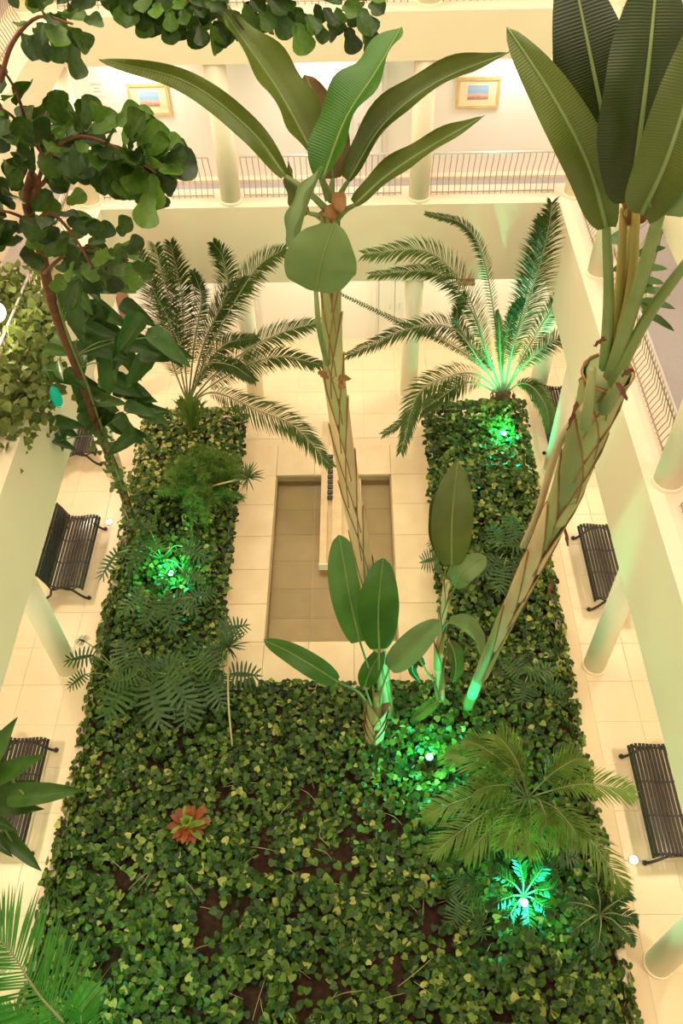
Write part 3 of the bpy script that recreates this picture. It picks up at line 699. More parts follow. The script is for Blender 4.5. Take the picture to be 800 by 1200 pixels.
for bl, w_ in (([(690, 470, 6.4), (655, 520, 7.6), (630, 600, 8.8), (612, 640, 9.6)], .08), ([(668, 560, 7.5), (645, 590, 8.4), (632, 625, 9.2), (622, 660, 9.6)], .06), ([(676, 500, 6.9), (652, 560, 8.0), (640, 600, 8.7)], .05)):
    part('old_petiole', MB().tube(smooth([D(*q) for q in bl], 16), lambda s_: w_*.45, 7), M['sheath_tan'], Bp, sm=True)
for (x0, y0, x1, y1, w_) in ((686, 500, 694, 432, .09), (708, 480, 734, 432, .10)):
    part('cut_petiole', MB().tube([D(x0, y0, 6.4), D((x0+x1)/2, (y0+y1)/2, 6.0), D(x1, y1, 5.8)], [w_*.5, w_*.42, w_*.3], 8), M['sheath'], Bp, sm=True)
Bl = [
 ([(709, 430, 6.0), (713, 350, 5.4), (710, 262, 4.9)], 'stalk', .035, [(710, 266, 4.9), (690, 195, 4.6), (648, 115, 4.4), (594, 33, 4.35)], .28, 'banana', 'F', .4),
 ([(713, 430, 6.1), (725, 350, 5.6), (731, 245, 5.0)], 'yellowstalk', .034, [(722, 236, 5.0), (708, 150, 4.7), (690, 60, 4.5), (665, -60, 4.4)], .46, 'banana_dark', (-.1, -.95, .3), .2),
 ([(716, 430, 6.1), (738, 345, 5.5), (746, 235, 4.9)], 'yellowstalk', .034, [(738, 236, 4.7), (750, 150, 4.3), (762, 50, 4.1), (772, -60, 4.0)], .43, 'banana_dark', (.05, -.95, .3), .15),
 ([(716, 440, 6.0), (742, 355, 5.3), (772, 250, 4.5)], 'stalk', .045, [(752, 250, 4.4), (782, 185, 4.0), (812, 90, 3.8), (845, -20, 3.7)], .34, 'banana', 'F', .5),
 ([(718, 450, 6.0), (758, 372, 5.4), (806, 306, 4.9), (840, 270, 4.7)], 'stalk', .034, [(838, 272, 4.7), (880, 220, 4.5), (920, 150, 4.4)], .40, 'banana', (-.3, -.8, .4), .3),
 ([(722, 420, 5.9), (748, 340, 5.3), (778, 232, 4.4)], 'stalk', .04, [(770, 246, 4.3), (800, 205, 4.1), (845, 150, 4.0)], .30, 'banana_pale', (-.5, -.8, .3), .3),
 ([(722, 430, 6.0), (736, 330, 5.5), (740, 262, 5.2)], 'yellowstalk', .03, [(742, 262, 5.1), (738, 235, 5.0), (722, 205, 4.9)], .22, 'dry', (0, -.9, .4), .7),
]
for i, (pe, pm_, pr, bl, w_, mt, up, fo) in enumerate(Bl):
    paddle_leaf(Bp, [D(*q) for q in bl], w_, up, mt, petiole=[D(*q) for q in pe], pm=pm_, pr=pr, fold=fo, wav=.02, seed=20+i, n=28, nu=10)

# ---------------------------------------------------------------- two young banana plants in the middle
base = G(438, 872, .12)
Cp = thing('banana_plant', base, 'young low banana plant with four glossy upright leaves in front of the pool', 'plant', 'banana plants')
def at_h(px, py, z): return G(px, py, z)
part('clump_base', MB().tube(smooth([base, G(440, 845, .8), G(443, 815, 1.3)], 12), [.16]*4+[.13]*4+[.08]*4, 10), M['sheath'], Cp, sm=True)
c = smooth([base, G(440, 845, .8), G(443, 815, 1.3)], 30); sheaths(Cp, c, lambda s_: .14, 7, seed=9, flare=.05, ln=.4, s1=.55)
CL = [([(440, 850, .7), (436, 800, 1.6), (421, 750, 2.8)], [(421, 752, 2.8), (410, 700, 3.3), (403, 660, 3.6), (397, 627, 3.8)], .60, 'F'),
      ([(441, 850, .7), (443, 800, 1.5), (444, 760, 3.0)], [(444, 760, 3.0), (443, 720, 3.6), (445, 690, 4.0), (449, 654, 4.3)], .62, 'F'),
      ([(444, 850, .7), (446, 815, 1.4), (456, 783, 2.0)], [(456, 783, 2.0), (475, 765, 2.2), (495, 745, 2.4), (515, 727, 2.5)], .50, 'F'),
      ([(437, 850, .7), (424, 815, 1.4), (394, 798, 2.0)], [(394, 798, 2.0), (370, 783, 2.3), (340, 765, 2.4), (309, 750, 2.2)], .40, 'F'),
      ([(440, 850, .7), (434, 825, 1.2), (427, 804, 1.6)], [(427, 804, 1.6), (432, 790, 1.9), (440, 775, 2.1), (448, 760, 2.2)], .36, 'F')]
for i, (pe, bl, w_, up) in enumerate(CL):
    paddle_leaf(Cp, [G(*q) for q in bl], w_, up, 'banana_pale' if i == 2 else 'banana_young', petiole=[G(*q) for q in pe], fold=.22 if i < 2 else .35, wav=.012, seed=40+i, pr=.022, blunt=.5)
part('dry_stub', blade([G(449, 775, 1.5), G(453, 805, 1.0), G(459, 842, .5)], .20, (.2, -.7, .6), n=12, nu=5, fold=.6)[0], M['dry'], Cp, sm=True)
base = G(517, 830, .12)
Dp = thing('banana_plant', base, 'slender young banana plant with one tall upright leaf beside the right pool corner', 'plant', 'banana plants')
tr = [base, G(514, 775, 1.2), G(518, 725, 2.2), G(524, 680, 3.0)]
c = smooth(tr, 30); rad = lambda s_: .085-.045*s_
part('trunk', MB().tube(c, rad, 10), M['sheath_tan'], Dp, sm=True); sheaths(Dp, c, rad, 8, seed=11, ln=.22, tan=lambda s_: s_ > .5, flare=.03)
DL = [([(518, 725, 2.2), (523, 690, 2.8), (529, 660, 3.3)], [(529, 662, 3.3), (529, 620, 3.8), (532, 580, 4.2), (536, 542, 4.5)], .66, 'F', .2, 'banana'),
      ([(518, 725, 2.2), (520, 690, 2.8), (522, 664, 3.2)], [(522, 664, 3.2), (512, 625, 3.6), (513, 590, 4.0), (520, 568, 4.2)], .30, (-.6, -.6, .4), .4, 'banana_dark'),
      ([(518, 730, 2.1), (528, 700, 2.6), (534, 684, 2.9)], [(532, 686, 2.9), (540, 672, 3.2), (556, 660, 3.3), (569, 652, 3.2)], .44, (0, -.3, .95), .3, 'banana_pale'),
      ([(516, 750, 1.7), (520, 735, 2.1), (526, 728, 2.3)], [(526, 728, 2.3), (545, 733, 2.4), (558, 750, 2.1), (564, 772, 1.7)], .40, (.5, -.3, .8), .6, 'banana_pale'),
      ([(516, 790, .9), (520, 775, 1.1), (526, 752, 1.4)], [(526, 752, 1.4), (532, 765, 1.3), (534, 785, 1.0), (530, 800, .8)], .34, (.3, -.6, .6), .5, 'banana'),
      ([(514, 820, .5), (515, 815, .9), (513, 822, 1.1)], [(513, 822, 1.1), (503, 828, 1.2), (492, 838, 1.2), (480, 846, 1.0)], .22, (0, -.3, .95), .3, 'banana_young'),
      ([(514, 800, .7), (502, 790, 1.1), (496, 780, 1.4)], [(496, 780, 1.4), (488, 772, 1.5), (483, 785, 1.3), (492, 800, 1.0)], .20, (0, -.5, .8), .5, 'banana_dark')]
for i, (pe, bl, w_, up, fo, mt) in enumerate(DL):
    lf = paddle_leaf(Dp, [G(*q) for q in bl], w_, up, mt, petiole=[G(*q) for q in pe], fold=fo, wav=.012, seed=60+i, pr=.02)

# ---------------------------------------------------------------- feather palms at the far end
def fpalm(bpx, label, specs, z0=.5, trunk=.22, seed=0, mt='palm'):
    b = G(bpx[0], bpx[1], z0); t = thing('date_palm', (b.x, b.y, .12), label, 'palm', 'feather palms')
    part('trunk', MB().tube([V((b.x, b.y, .1)), b+V((0, 0, .05)), b+V((0, 0, .3))], [trunk, trunk, trunk*.6], 12), M['bark'], t, sm=True)
    for i in range(10):
        a = i*2.4; part('leaf_base', blade([b+V((math.cos(a)*trunk*.8, math.sin(a)*trunk*.8, -.2)), b+V((math.cos(a)*trunk*1.3, math.sin(a)*trunk*1.3, .05)), b+V((math.cos(a)*trunk*1.1, math.sin(a)*trunk*1.1, .3))], .12, (math.cos(a), math.sin(a), .1), n=6, nu=3)[0], M['dry'], t, sm=True)
    top_ = b+V((0, 0, .2))
    for i, sp in enumerate(specs):
        pts, dy, L = sp[0], sp[1], sp[2]; m_ = sp[3] if len(sp) > 3 else mt
        q = [top_]; n = len(pts)
        for k, (x, y) in enumerate(pts): q.append(B(x, y, top_.y+dy*(k+1)/n))
        frond(t, q, L*1.15, 88, w=.036, droop=.18, m=m_, seed=seed+i, start=.22, rib=.02, up=(0, -.6, .8), ang=52, peak=.35, lift=.12)
    return t
fpalm((222, 482), 'bushy feather palm at the far end of the left arm of the bed', [
    ([(205, 400), (195, 340), (182, 288)], -.6, .62), ([(200, 420), (182, 350), (162, 290)], -.2, .55), ([(215, 400), (212, 340), (200, 285)], .1, .55), ([(228, 400), (236, 350), (226, 318)], -.3, .35),
    ([(240, 400), (265, 345), (262, 305), (250, 285)], -.3, .42), ([(245, 410), (280, 345), (305, 310), (334, 292)], -.6, .48), ([(240, 400), (268, 350), (290, 330)], .2, .45),
    ([(250, 440), (290, 410), (330, 390), (372, 378)], -.8, .46), ([(250, 450), (290, 428), (330, 418), (378, 428)], -1.0, .42), ([(250, 460), (300, 480), (345, 500), (386, 545)], -2.3, .50),
    ([(240, 430), (270, 428), (298, 446)], -.8, .3), ([(215, 420), (200, 380), (180, 340)], -.8, .5), ([(236, 440), (262, 405), (300, 396)], -.1, .38)], seed=100)
fpalm((588, 472), 'feather palm with arching fronds at the far end of the right arm', [
    ([(583, 400), (568, 310), (545, 265), (500, 250)], -.3, .22), ([(570, 410), (545, 340), (500, 295), (428, 298)], -1.0, .50), ([(572, 420), (550, 360), (510, 320), (436, 322)], -.4, .38),
    ([(560, 420), (530, 385), (480, 385), (408, 416)], -1.4, .40), ([(560, 440), (530, 440), (490, 462), (470, 528)], -2.0, .46), ([(560, 450), (540, 450), (510, 470), (450, 508)], -1.6, .36),
    ([(565, 430), (520, 400), (470, 378), (398, 344)], -1.0, .14), ([(600, 410), (622, 345), (640, 280), (646, 238)], -.3, .58), ([(600, 415), (615, 350), (628, 290), (634, 255)], -.1, .5),
    ([(612, 420), (645, 365), (665, 352), (684, 382)], -.6, .34), ([(612, 430), (640, 405), (668, 395), (686, 432)], -1.0, .34), ([(586, 420), (585, 385), (582, 365)], -.2, .18, 'areca'),
    ([(608, 450), (625, 455), (640, 478), (644, 505)], -.9, .32), ([(590, 410), (600, 370), (612, 350)], -.1, .25), ([(575, 430), (548, 400), (535, 370), (545, 345)], .1, .3)], seed=150)

# ---------------------------------------------------------------- low palms, lower right
def lowpalm(name, cpx, z, label, tips, L, n=40, w=.03, m='areca', seed=0, cat='palm', rib=.012, droop=.25, arch=.28, rnd=0, grp='low palms in the front bed', lift=.15, ang=52, start=.18):
    b = G(cpx[0], cpx[1], z); t = thing(name, (b.x, b.y, .12), label, cat, grp)
    for k in range(5): part('stem', MB().tube(smooth([V((b.x+.10*math.cos(k*1.3), b.y+.10*math.sin(k*1.3), .1)), b+V((.05*math.cos(k*1.3), .05*math.sin(k*1.3), -.1)), b+V((0, 0, .05))], 6), .022, 6), M['stalk'], t, sm=True)
    for i, (x, y, zt) in enumerate(tips):
        e = G(x, y, zt); mid = b.lerp(e, .5)+V((0, 0, arch*(e-b).length))
        frond(t, [b, b.lerp(mid, .55)+V((0, 0, .08)), mid, mid.lerp(e, .6)+V((0, 0, .06)), e], L, n, w=w, droop=droop, m=m, seed=seed+i, rib=rib, start=start, ang=ang, lift=lift, endl=.3)
    return t
lowpalm('areca_palm', (618, 935), .75, 'large spreading yellow-green palm at the right edge, above the brightly lit small palm', [
    (548, 868, 1.3), (522, 884, 1.0), (582, 862, 1.5), (680, 888, 1.5), (742, 930, 1.3), (734, 1045, 1.0), (680, 985, 1.4), (590, 992, 1.3), (498, 955, .9), (508, 1000, .8), (618, 1000, 1.3), (545, 1005, .9), (655, 990, 1.3), (560, 925, 1.5), (600, 900, 1.8), (640, 965, 1.7)], .46, n=42, w=.026, seed=200)
lowpalm('small_palm', (613, 1050), .55, 'small palm lit bright green by the spotlight in its middle, lowest in the front bed', [
    (574, 1020, 1.0), (606, 1002, 1.05), (640, 1012, 1.0), (655, 1042, 1.0), (645, 1072, .95), (620, 1100, .9), (588, 1086, .9), (572, 1062, .95)], .21, n=17, w=.042, m='split', seed=240, start=.25, arch=.2, lift=.3, droop=.1)
lowpalm('small_palm', (702, 1072), .55, 'dark green cut-leaved small palm hanging over the kerb at the lower right', [
    (746, 1080, .8), (742, 1106, .7), (738, 1048, .9), (694, 1030, 1.0), (662, 1058, .9), (670, 1092, .8), (698, 1118, .7)], .20, n=17, w=.036, m='split', seed=260, start=.1, arch=.3)
# big close frond in the lower left corner
b = V((-4.35, 1.1, 2.0)); b = G(95, 1260, 2.4)
t = thing('areca_palm', (b.x, b.y, .12), 'bright green palm frond crossing the lower left corner', 'palm', 'low palms in the front bed')
part('stem', MB().tube([V((b.x, b.y, .1)), b], .04, 8), M['stalk'], t, sm=True)
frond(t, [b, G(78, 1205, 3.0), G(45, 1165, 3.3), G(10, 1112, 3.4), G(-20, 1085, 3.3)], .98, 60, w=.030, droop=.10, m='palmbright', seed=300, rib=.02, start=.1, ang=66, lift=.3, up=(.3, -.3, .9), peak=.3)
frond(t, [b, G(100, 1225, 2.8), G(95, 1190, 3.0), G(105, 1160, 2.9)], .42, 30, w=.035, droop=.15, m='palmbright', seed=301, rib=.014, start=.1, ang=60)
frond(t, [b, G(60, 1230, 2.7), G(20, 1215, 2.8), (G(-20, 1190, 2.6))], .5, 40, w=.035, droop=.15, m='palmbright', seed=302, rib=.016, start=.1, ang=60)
point('green_light', G(80, 1190, 2.2), 60, GREEN, .06)

# ---------------------------------------------------------------- split-leaf philodendrons
def splitplant(name, cpx, label, leaves, m='split', z0=.35, grp='split-leaf plants in the bed', seed=0):
    b = G(cpx[0], cpx[1], z0); t = thing(name, (b.x, b.y, .12), label, 'plant', grp)
    part('stem', MB().tube([V((b.x, b.y, .08)), b+V((.02, .02, .1))], [.05, .03], 8), M['stalk'], t, sm=True)
    for i, (x0, y0, x1, y1, z, wd) in enumerate(leaves):
        split_leaf(t, G(x0, y0, z), G(x1, y1, z-.05), m=m, width=wd, stem_from=b, seed=seed+i, fingers=8)
splitplant('split_leaf_philodendron', (150, 800), 'large dark cut-leaved plant on the left of the bed, front corner of the left arm', [
    (110, 768, 74, 773, 1.0, .5), (100, 790, 78, 806, .8, .38), (100, 752, 90, 748, .9, .3), (148, 800, 120, 845, .9, .75), (160, 790, 125, 800, 1.0, .6), (175, 800, 190, 855, .9, .75), (165, 785, 185, 770, 1.0, .6), (195, 790, 225, 830, .9, .7), (150, 780, 140, 745, 1.0, .6)], seed=400)
splitplant('split_leaf_philodendron', (235, 800), 'dark cut-leaved plant beside the front left corner of the pool paving', [
    (215, 790, 190, 765, .9, .6), (225, 810, 215, 855, .8, .7), (245, 795, 262, 830, .8, .65), (210, 780, 170, 790, .9, .6), (240, 780, 245, 745, .9, .6), (250, 785, 225, 760, 1.0, .6)], seed=420)
splitplant('split_leaf_philodendron', (190, 720), 'dark cut-leaved plant in front of the green light of the left arm', [
    (185, 705, 165, 735, .9, .6), (190, 700, 205, 740, .9, .6), (165, 695, 140, 720, .8, .5), (205, 700, 235, 715, .8, .5), (225, 700, 255, 690, .8, .5)], seed=430)
splitplant('split_leaf_philodendron', (190, 655), 'cut-leaved plant around the green light of the left arm, one pale leaf over the aisle', [
    (137, 648, 115, 678, 1.0, .42), (165, 640, 150, 672, 1.0, .5), (185, 645, 170, 625, 1.0, .5), (215, 640, 243, 655, 1.0, .55), (200, 665, 185, 690, .8, .4), (215, 670, 240, 680, .8, .45), (175, 620, 155, 605, 1.1, .45)], seed=440)
splitplant('split_leaf_philodendron', (262, 762), 'cut-leaved plant reaching over the left edge of the pool paving', [
    (262, 738, 292, 730, 1.0, .55), (262, 752, 262, 715, 1.0, .3), (270, 790, 306, 790, .9, .62), (262, 790, 255, 812, .8, .45), (258, 735, 285, 745, 1.1, .35)], seed=450)
splitplant('split_leaf_philodendron', (595, 650), 'dark cut-leaved plant in the middle of the right arm, behind the leaning trunk', [
    (600, 640, 635, 632, .9, .6), (590, 640, 575, 612, .9, .6), (600, 655, 615, 690, .8, .6), (585, 655, 560, 675, .8, .5), (605, 630, 600, 600, .9, .5), (590, 665, 585, 695, .8, .5)], seed=460)
splitplant('split_leaf_philodendron', (512, 655), 'small cut leaf poking out beyond the right edge of the pool paving', [
    (512, 655, 492, 658, .9, .7), (515, 640, 500, 635, .9, .3)], seed=470)
splitplant('split_leaf_philodendron', (620, 790), 'faint cut-leaved plant low in the right arm, right of the leaning trunk base', [
    (620, 790, 650, 780, .7, .5), (610, 790, 590, 770, .7, .5), (615, 800, 612, 825, .7, .5), (640, 800, 668, 812, .7, .4)], seed=480)
splitplant('split_leaf_philodendron', (545, 1050), 'small cut-leaved plant tinted green, left of the brightly lit small palm', [
    (545, 1045, 530, 1022, .7, .45), (548, 1050, 575, 1062, .7, .35), (540, 1060, 528, 1085, .7, .45), (555, 1075, 570, 1100, .6, .4), (550, 1040, 560, 1022, .7, .4)], seed=490)
splitplant('split_leaf_philodendron', (590, 985), 'shaded cut-leaved plant between the big palm and the lit small palm', [
    (585, 985, 560, 1000, .6, .5), (595, 985, 575, 965, .6, .4), (650, 1000, 680, 1005, .7, .5), (650, 990, 665, 965, .7, .4), (640, 1010, 655, 1030, .7, .4)], seed=495)

# ---------------------------------------------------------------- spiky rosettes on bare stems
def spiky(cpx, z, label, stem, r=.38, n=44, m='palm', seed=0, sr=.016):
    p = G(cpx[0], cpx[1], z); rs = random.Random(seed); s_ = [G(*q) for q in stem]
    t = thing('spiky_rosette', (s_[0].x, s_[0].y, .1), label, 'plant', 'spiky rosettes on bare stems')
    part('stem', MB().tube(smooth(s_+[p], 20), sr, 7), M['sheath_tan'], t, sm=True)
    for i in range(n):
        a = i*2.4; el = rs.uniform(-.25, .9); d = V((math.cos(a)*math.cos(el), math.sin(a)*math.cos(el), math.sin(el))); e = p+d*r*rs.uniform(.8, 1.1)
        b_, _ = blade([p, p.lerp(e, .5)+V((0, 0, .03)), e], .028, (0, 0, 1), n=5, nu=2, fold=.2, wav=0); part('leaf', b_, M[m], t)
spiky((290, 560), 1.6, 'spiky rosette at the end of a pale bent stem over the pool paving', [(240, 588, .6), (246, 572, 1.2), (262, 566, 1.5)], r=.36, seed=1)
spiky((268, 758), 1.5, 'dark spiky rosette above a long pale aerial stem, front left corner of the pool paving', [(272, 874, .35), (268, 830, .8), (267, 790, 1.2)], r=.36, n=36, m='split', seed=2)
# grassy clump and feathery fern bush in the left arm
b = G(228, 505, .6); t = thing('grass_clump', (b.x, b.y, .12), 'clump of long grassy leaves in the far part of the left arm', 'plant'); rs = random.Random(4)
for i in range(46):
    a = rs.uniform(0, 6.28); q = rs.uniform(.3, 1); e = b+V((math.cos(a)*.55*q, math.sin(a)*.55*q, 1.2-.5*q)); part('leaf', blade([b, b.lerp(e, .6)+V((0, 0, .18)), e], .035, (0, -.7, .7), n=7, nu=2, wav=0)[0], M['bright'], t)
part('root_crown', MB().lathe([(.16, .1), (.14, .5), (.05, .62)], (b.x, b.y, 0), 10), M['bark'], t)
cb = G(236, 572, .9); t = thing('asparagus_fern', (cb.x, cb.y, .12), 'soft feathery bright green fern bush in the left arm, beside the pool', 'plant'); rs = random.Random(6)
for i in range(60):
    a = rs.uniform(0, 6.28); q = math.sqrt(rs.uniform(0, 1)); s0 = V((cb.x, cb.y, .2)); e = V((cb.x+math.cos(a)*q*.95, cb.y+math.sin(a)*q*1.15, 1.65-.75*q*q+rs.uniform(-.1, .1)))
    c = smooth([s0, s0.lerp(e, .55)+V((0, 0, .35)), e], 12); pl_ = part('plume', MB().tube(c, .006, 4), M['stalk'], t); w_ = MB()
    for k in range(230):
        u = rs.uniform(.25, 1)*(11); j = min(10, int(u)); p = c[j].lerp(c[j+1], u-j); d = V((rs.gauss(0, 1), rs.gauss(0, 1), rs.gauss(0, .8))).normalized(); o_ = p+d*.04
        e_ = p+d*rs.uniform(.09, .2); s_ = d.orthogonal().normalized()*.011; k0 = len(w_.v)
        for v in (o_-s_, o_+s_, e_): w_.vert(v)
        w_.f.append([k0, k0+1, k0+2])
    part('needles', w_, M['bright'], pl_)
# croton
b = G(221, 968, .45); t = thing('croton', (b.x, b.y, .12), 'red and yellow-green croton rosette standing alone in the front bed', 'plant'); rs = random.Random(8)
part('stem', MB().tube([V((b.x, b.y, .1)), b], .03, 7), M['bark'], t)
for i in range(34):
    a = i*2.4; inner = i >= 22; ln = (.17 if inner else .36)*rs.uniform(.85, 1.1); el = .95 if inner else rs.uniform(.1, .5)
    e = b+V((math.cos(a)*ln*math.cos(el), math.sin(a)*ln*math.cos(el), ln*math.sin(el)+(.1 if inner else 0)))
    s0 = b+V((0, 0, .1 if inner else 0)); part('leaf', blade([s0, s0.lerp(e, .55)+V((0, 0, .03)), e], .12 if not inner else .08, (0, 0, 1), n=9, nu=4, wav=.008)[0], M['croton_g' if inner or i % 6 == 0 else 'croton_r'], t, sm=True, label='yellow-green inner leaf' if inner and i == 22 else None)

# ---------------------------------------------------------------- pothos ground cover
HO = [(0, .05), (-.24, -.08), (-.46, .02), (-.54, .30), (-.38, .65), (0, .98), (.38, .65), (.54, .30), (.46, .02), (.24, -.08)]
HT = np.array([(x, y, .22*abs(x)-.12*y*y) for x, y in HO]+[(0, .35, -.02)])
HF = [(10, (k+1) % 10, k) for k in range(10)]; NH = 11
gaps = [(G(250, 1080, .2), .42), (G(392, 1012, .2), .36), (G(155, 1030, .2), .22), (G(502, 1085, .2), .34), (G(370, 1165, .2), .36), (G(320, 1000, .2), .25), (G(270, 925, .2), .16), (G(355, 935, .2), .2), (G(460, 968, .2), .16), (G(130, 1130, .2), .15), (G(470, 1150, .2), .2), (G(560, 1100, .2), .22), (G(300, 1180, .2), .3)]
def ground_h(x, y):
    edge = min(x-BX0, BX1-x)
    if y > BIY0: edge = min(edge, (AX0-x) if x < AX0+.2 else (x-AX1)); edge = min(edge, BEND-y)
    h = .34+.05*math.sin(x*2.1+y*1.3)+.05*math.sin(x*1.1-y*2.7)
    h += .30*min(1, max(0, (y-8.5)/3.5)) + (.25*min(1, max(0, y-11.5)/2.5) if x > 0 else .1*min(1, max(0, y-11.5)/2.5))
    return h*(.55+.45*min(1, max(0, (edge+.1)/.45)))
areas = [(BX0-.08, BX1+.08, 1.3, BIY0+.06, 330), (BX0-.08, AX0+.1, BIY0, BEND+.1, 380), (AX1-.1, BX1+.08, BIY0, BEND+.1, 400)]
P_, Q_ = [], []; rs = random.Random(10); vv = []
for x0, x1, y0, y1, dens in areas:
    for k in range(int((x1-x0)*(y1-y0)*dens)):
        x = rs.uniform(x0, x1); y = rs.uniform(y0, y1); g = 1
        for c_, r_ in gaps:
            dd = math.hypot(x-c_.x, (y-c_.y))+.13*math.sin(x*9)+.1*math.sin(y*11)
            if dd < r_: g = .12
        n1 = math.sin(x*3.7+1.3*math.sin(y*2.9))*math.sin(y*4.1+1.7*math.sin(x*2.3))
        if n1 > .75 and y < 7: g = min(g, .45)
        if rs.random() > g: continue
        h = ground_h(x, y); z = h-abs(rs.gauss(0, .07)); z = max(.16, z)
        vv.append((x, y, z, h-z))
vv = np.array(vv); nL = len(vv)
size = rng.uniform(.065, .125, nL)*(1+.12*(vv[:, 1] < 5)); az = rng.uniform(0, 2*np.pi, nL); tx = rng.normal(0, .42, nL); ty = rng.normal(0, .42, nL)-.12
nz_ = np.stack([tx, ty, np.ones(nL)], 1)
# leaves at the rim face outwards
nz_[:, 0] += np.where(vv[:, 0] > BX1-.25, .8, 0)-np.where(vv[:, 0] < BX0+.25, .8, 0)
nz_ /= np.linalg.norm(nz_, axis=1)[:, None]; yd = np.stack([np.cos(az), np.sin(az), np.zeros(nL)], 1); yd -= nz_*(yd*nz_).sum(1)[:, None]; yd /= np.linalg.norm(yd, axis=1)[:, None]; xd = np.cross(yd, nz_)
W_ = vv[:, None, :3]+size[:, None, None]*(HT[None, :, 0:1]*xd[:, None]+HT[None, :, 1:2]*yd[:, None]+HT[None, :, 2:3]*nz_[:, None])
tint = np.clip(.62-2.4*vv[:, 3]+rng.normal(0, .20, nL), 0, .9); vg = rng.random(nL) < .12; tint[vg] = rng.uniform(.8, 1, vg.sum())  # deeper leaves get a darker tint: shade inside the mat painted into colour
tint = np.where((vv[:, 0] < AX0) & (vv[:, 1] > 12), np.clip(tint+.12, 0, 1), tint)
gc = thing('pothos_ground_cover', (-.4, 5, .15), 'dense variegated green pothos leaves covering the U-shaped planting bed', 'ground cover'); o3 = np.array([-.4, 5, .15])
order = np.argsort(np.linalg.norm(vv[:, :3]-np.array([0, 0, H]), axis=1)+vv[:, 3]*40)
keep = []
for i in order:
    if len(keep) >= 300: break
    if vv[i, 1] > 2.5 and inview(V(vv[i, :3]), -5): keep.append(i)
ks = set(keep)
mask = np.ones(nL, bool); mask[keep] = False
Wm = (W_[mask]-o3).reshape(-1, 3); nm = mask.sum()
F_ = (np.array(HF)[None]+NH*np.arange(nm)[:, None, None]).reshape(-1, 3)
me = bpy.data.meshes.new('leaf_mass'); me.vertices.add(len(Wm)); me.vertices.foreach_set('co', Wm.ravel().astype(np.float32))
me.loops.add(F_.size); me.loops.foreach_set('vertex_index', F_.ravel().astype(np.int32)); me.polygons.add(len(F_)); me.polygons.foreach_set('loop_start', np.arange(0, F_.size, 3, dtype=np.int32)); me.polygons.foreach_set('loop_total', np.full(len(F_), 3, dtype=np.int32))
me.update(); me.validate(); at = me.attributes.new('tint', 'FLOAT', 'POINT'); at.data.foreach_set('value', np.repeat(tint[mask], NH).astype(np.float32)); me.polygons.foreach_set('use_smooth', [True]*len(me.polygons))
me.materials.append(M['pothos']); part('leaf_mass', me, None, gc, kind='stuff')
shared = []
for tv in (.4, .52, .62, .72, .85, .97):
    m_ = bpy.data.meshes.new('leaf'); m_.from_pydata([tuple(p) for p in HT], [], HF); a_ = m_.attributes.new('tint', 'FLOAT', 'POINT'); a_.data.foreach_set('value', [tv]*NH); m_.materials.append(M['pothos']); m_.polygons.foreach_set('use_smooth', [True]*10); shared.append((tv, m_))
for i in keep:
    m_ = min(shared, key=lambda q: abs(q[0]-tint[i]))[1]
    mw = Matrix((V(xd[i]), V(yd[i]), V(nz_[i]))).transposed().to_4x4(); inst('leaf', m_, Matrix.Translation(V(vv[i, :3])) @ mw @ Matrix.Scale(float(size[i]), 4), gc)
# thin trailing stems over the bare soil
w_ = MB(); rs = random.Random(12)
for c_, r_ in gaps:
    for k in range(3):
        a = rs.uniform(0, 6.28); p = c_+V((rs.uniform(-r_, r_), rs.uniform(-r_, r_), 0)); q = p+V((math.cos(a), math.sin(a), 0))*rs.uniform(.3, .7); w_.tube(smooth([V((p.x, p.y, .2)), V(((p.x+q.x)/2+rs.uniform(-.1, .1), (p.y+q.y)/2, .32)), V((q.x, q.y, .25))], 8), .0045, 4)
part('trailing_stems', w_, M['sheath_tan'], gc, kind='stuff')

# ---------------------------------------------------------------- fiddle-leaf fig and climbing philodendron, left
fl = [outline_leaf([(0, .03), (.1, .17), (.22, .24), (.36, .23), (.48, .30), (.64, .38), (.78, .40), (.9, .33), (.97, .2), (1.0, .05)], .35, 'leaf', m_) for m_ in ('fig', 'fig', 'figlight')]
fl += [outline_leaf([(0, .03), (.12, .14), (.25, .26), (.38, .24), (.5, .27), (.62, .38), (.8, .36), (.88, .25), (.95, .22), (1.0, .04)], .6, 'leaf', 'fig')]
pf = [outline_leaf([(-.22, .12), (-.16, .24), (0, .27), (.2, .23), (.45, .20), (.7, .14), (.9, .06), (1.0, .006)], c_, 'leaf', 'philo') for c_ in (.2, .5)]
base = G(156, 614, .2); top = D(38, 205, 9.0)
fg = thing('fiddle_leaf_fig', base, 'tall fiddle-leaf fig with thin red-brown trunk leaning left, lobed leaves in the upper left', 'tree')
tr = [base]+[near(x, y, base, top) for x, y in ((140, 565), (118, 508), (97, 448), (76, 395), (60, 350), (46, 285), (32, 238))]+[top]
c = smooth(tr, 50); part('trunk', MB().tube(c, lambda s_: .085-.03*s_, 10), M['bark'], fg, sm=True)
figs = []
def branch(par, pts, r0=.022): 
    c_ = smooth([D(*q) for q in pts], 16); part('branch', MB().tube(c_, lambda s_: r0*(1-.7*s_)+.004, 7), M['bark'], par, sm=True); return c_
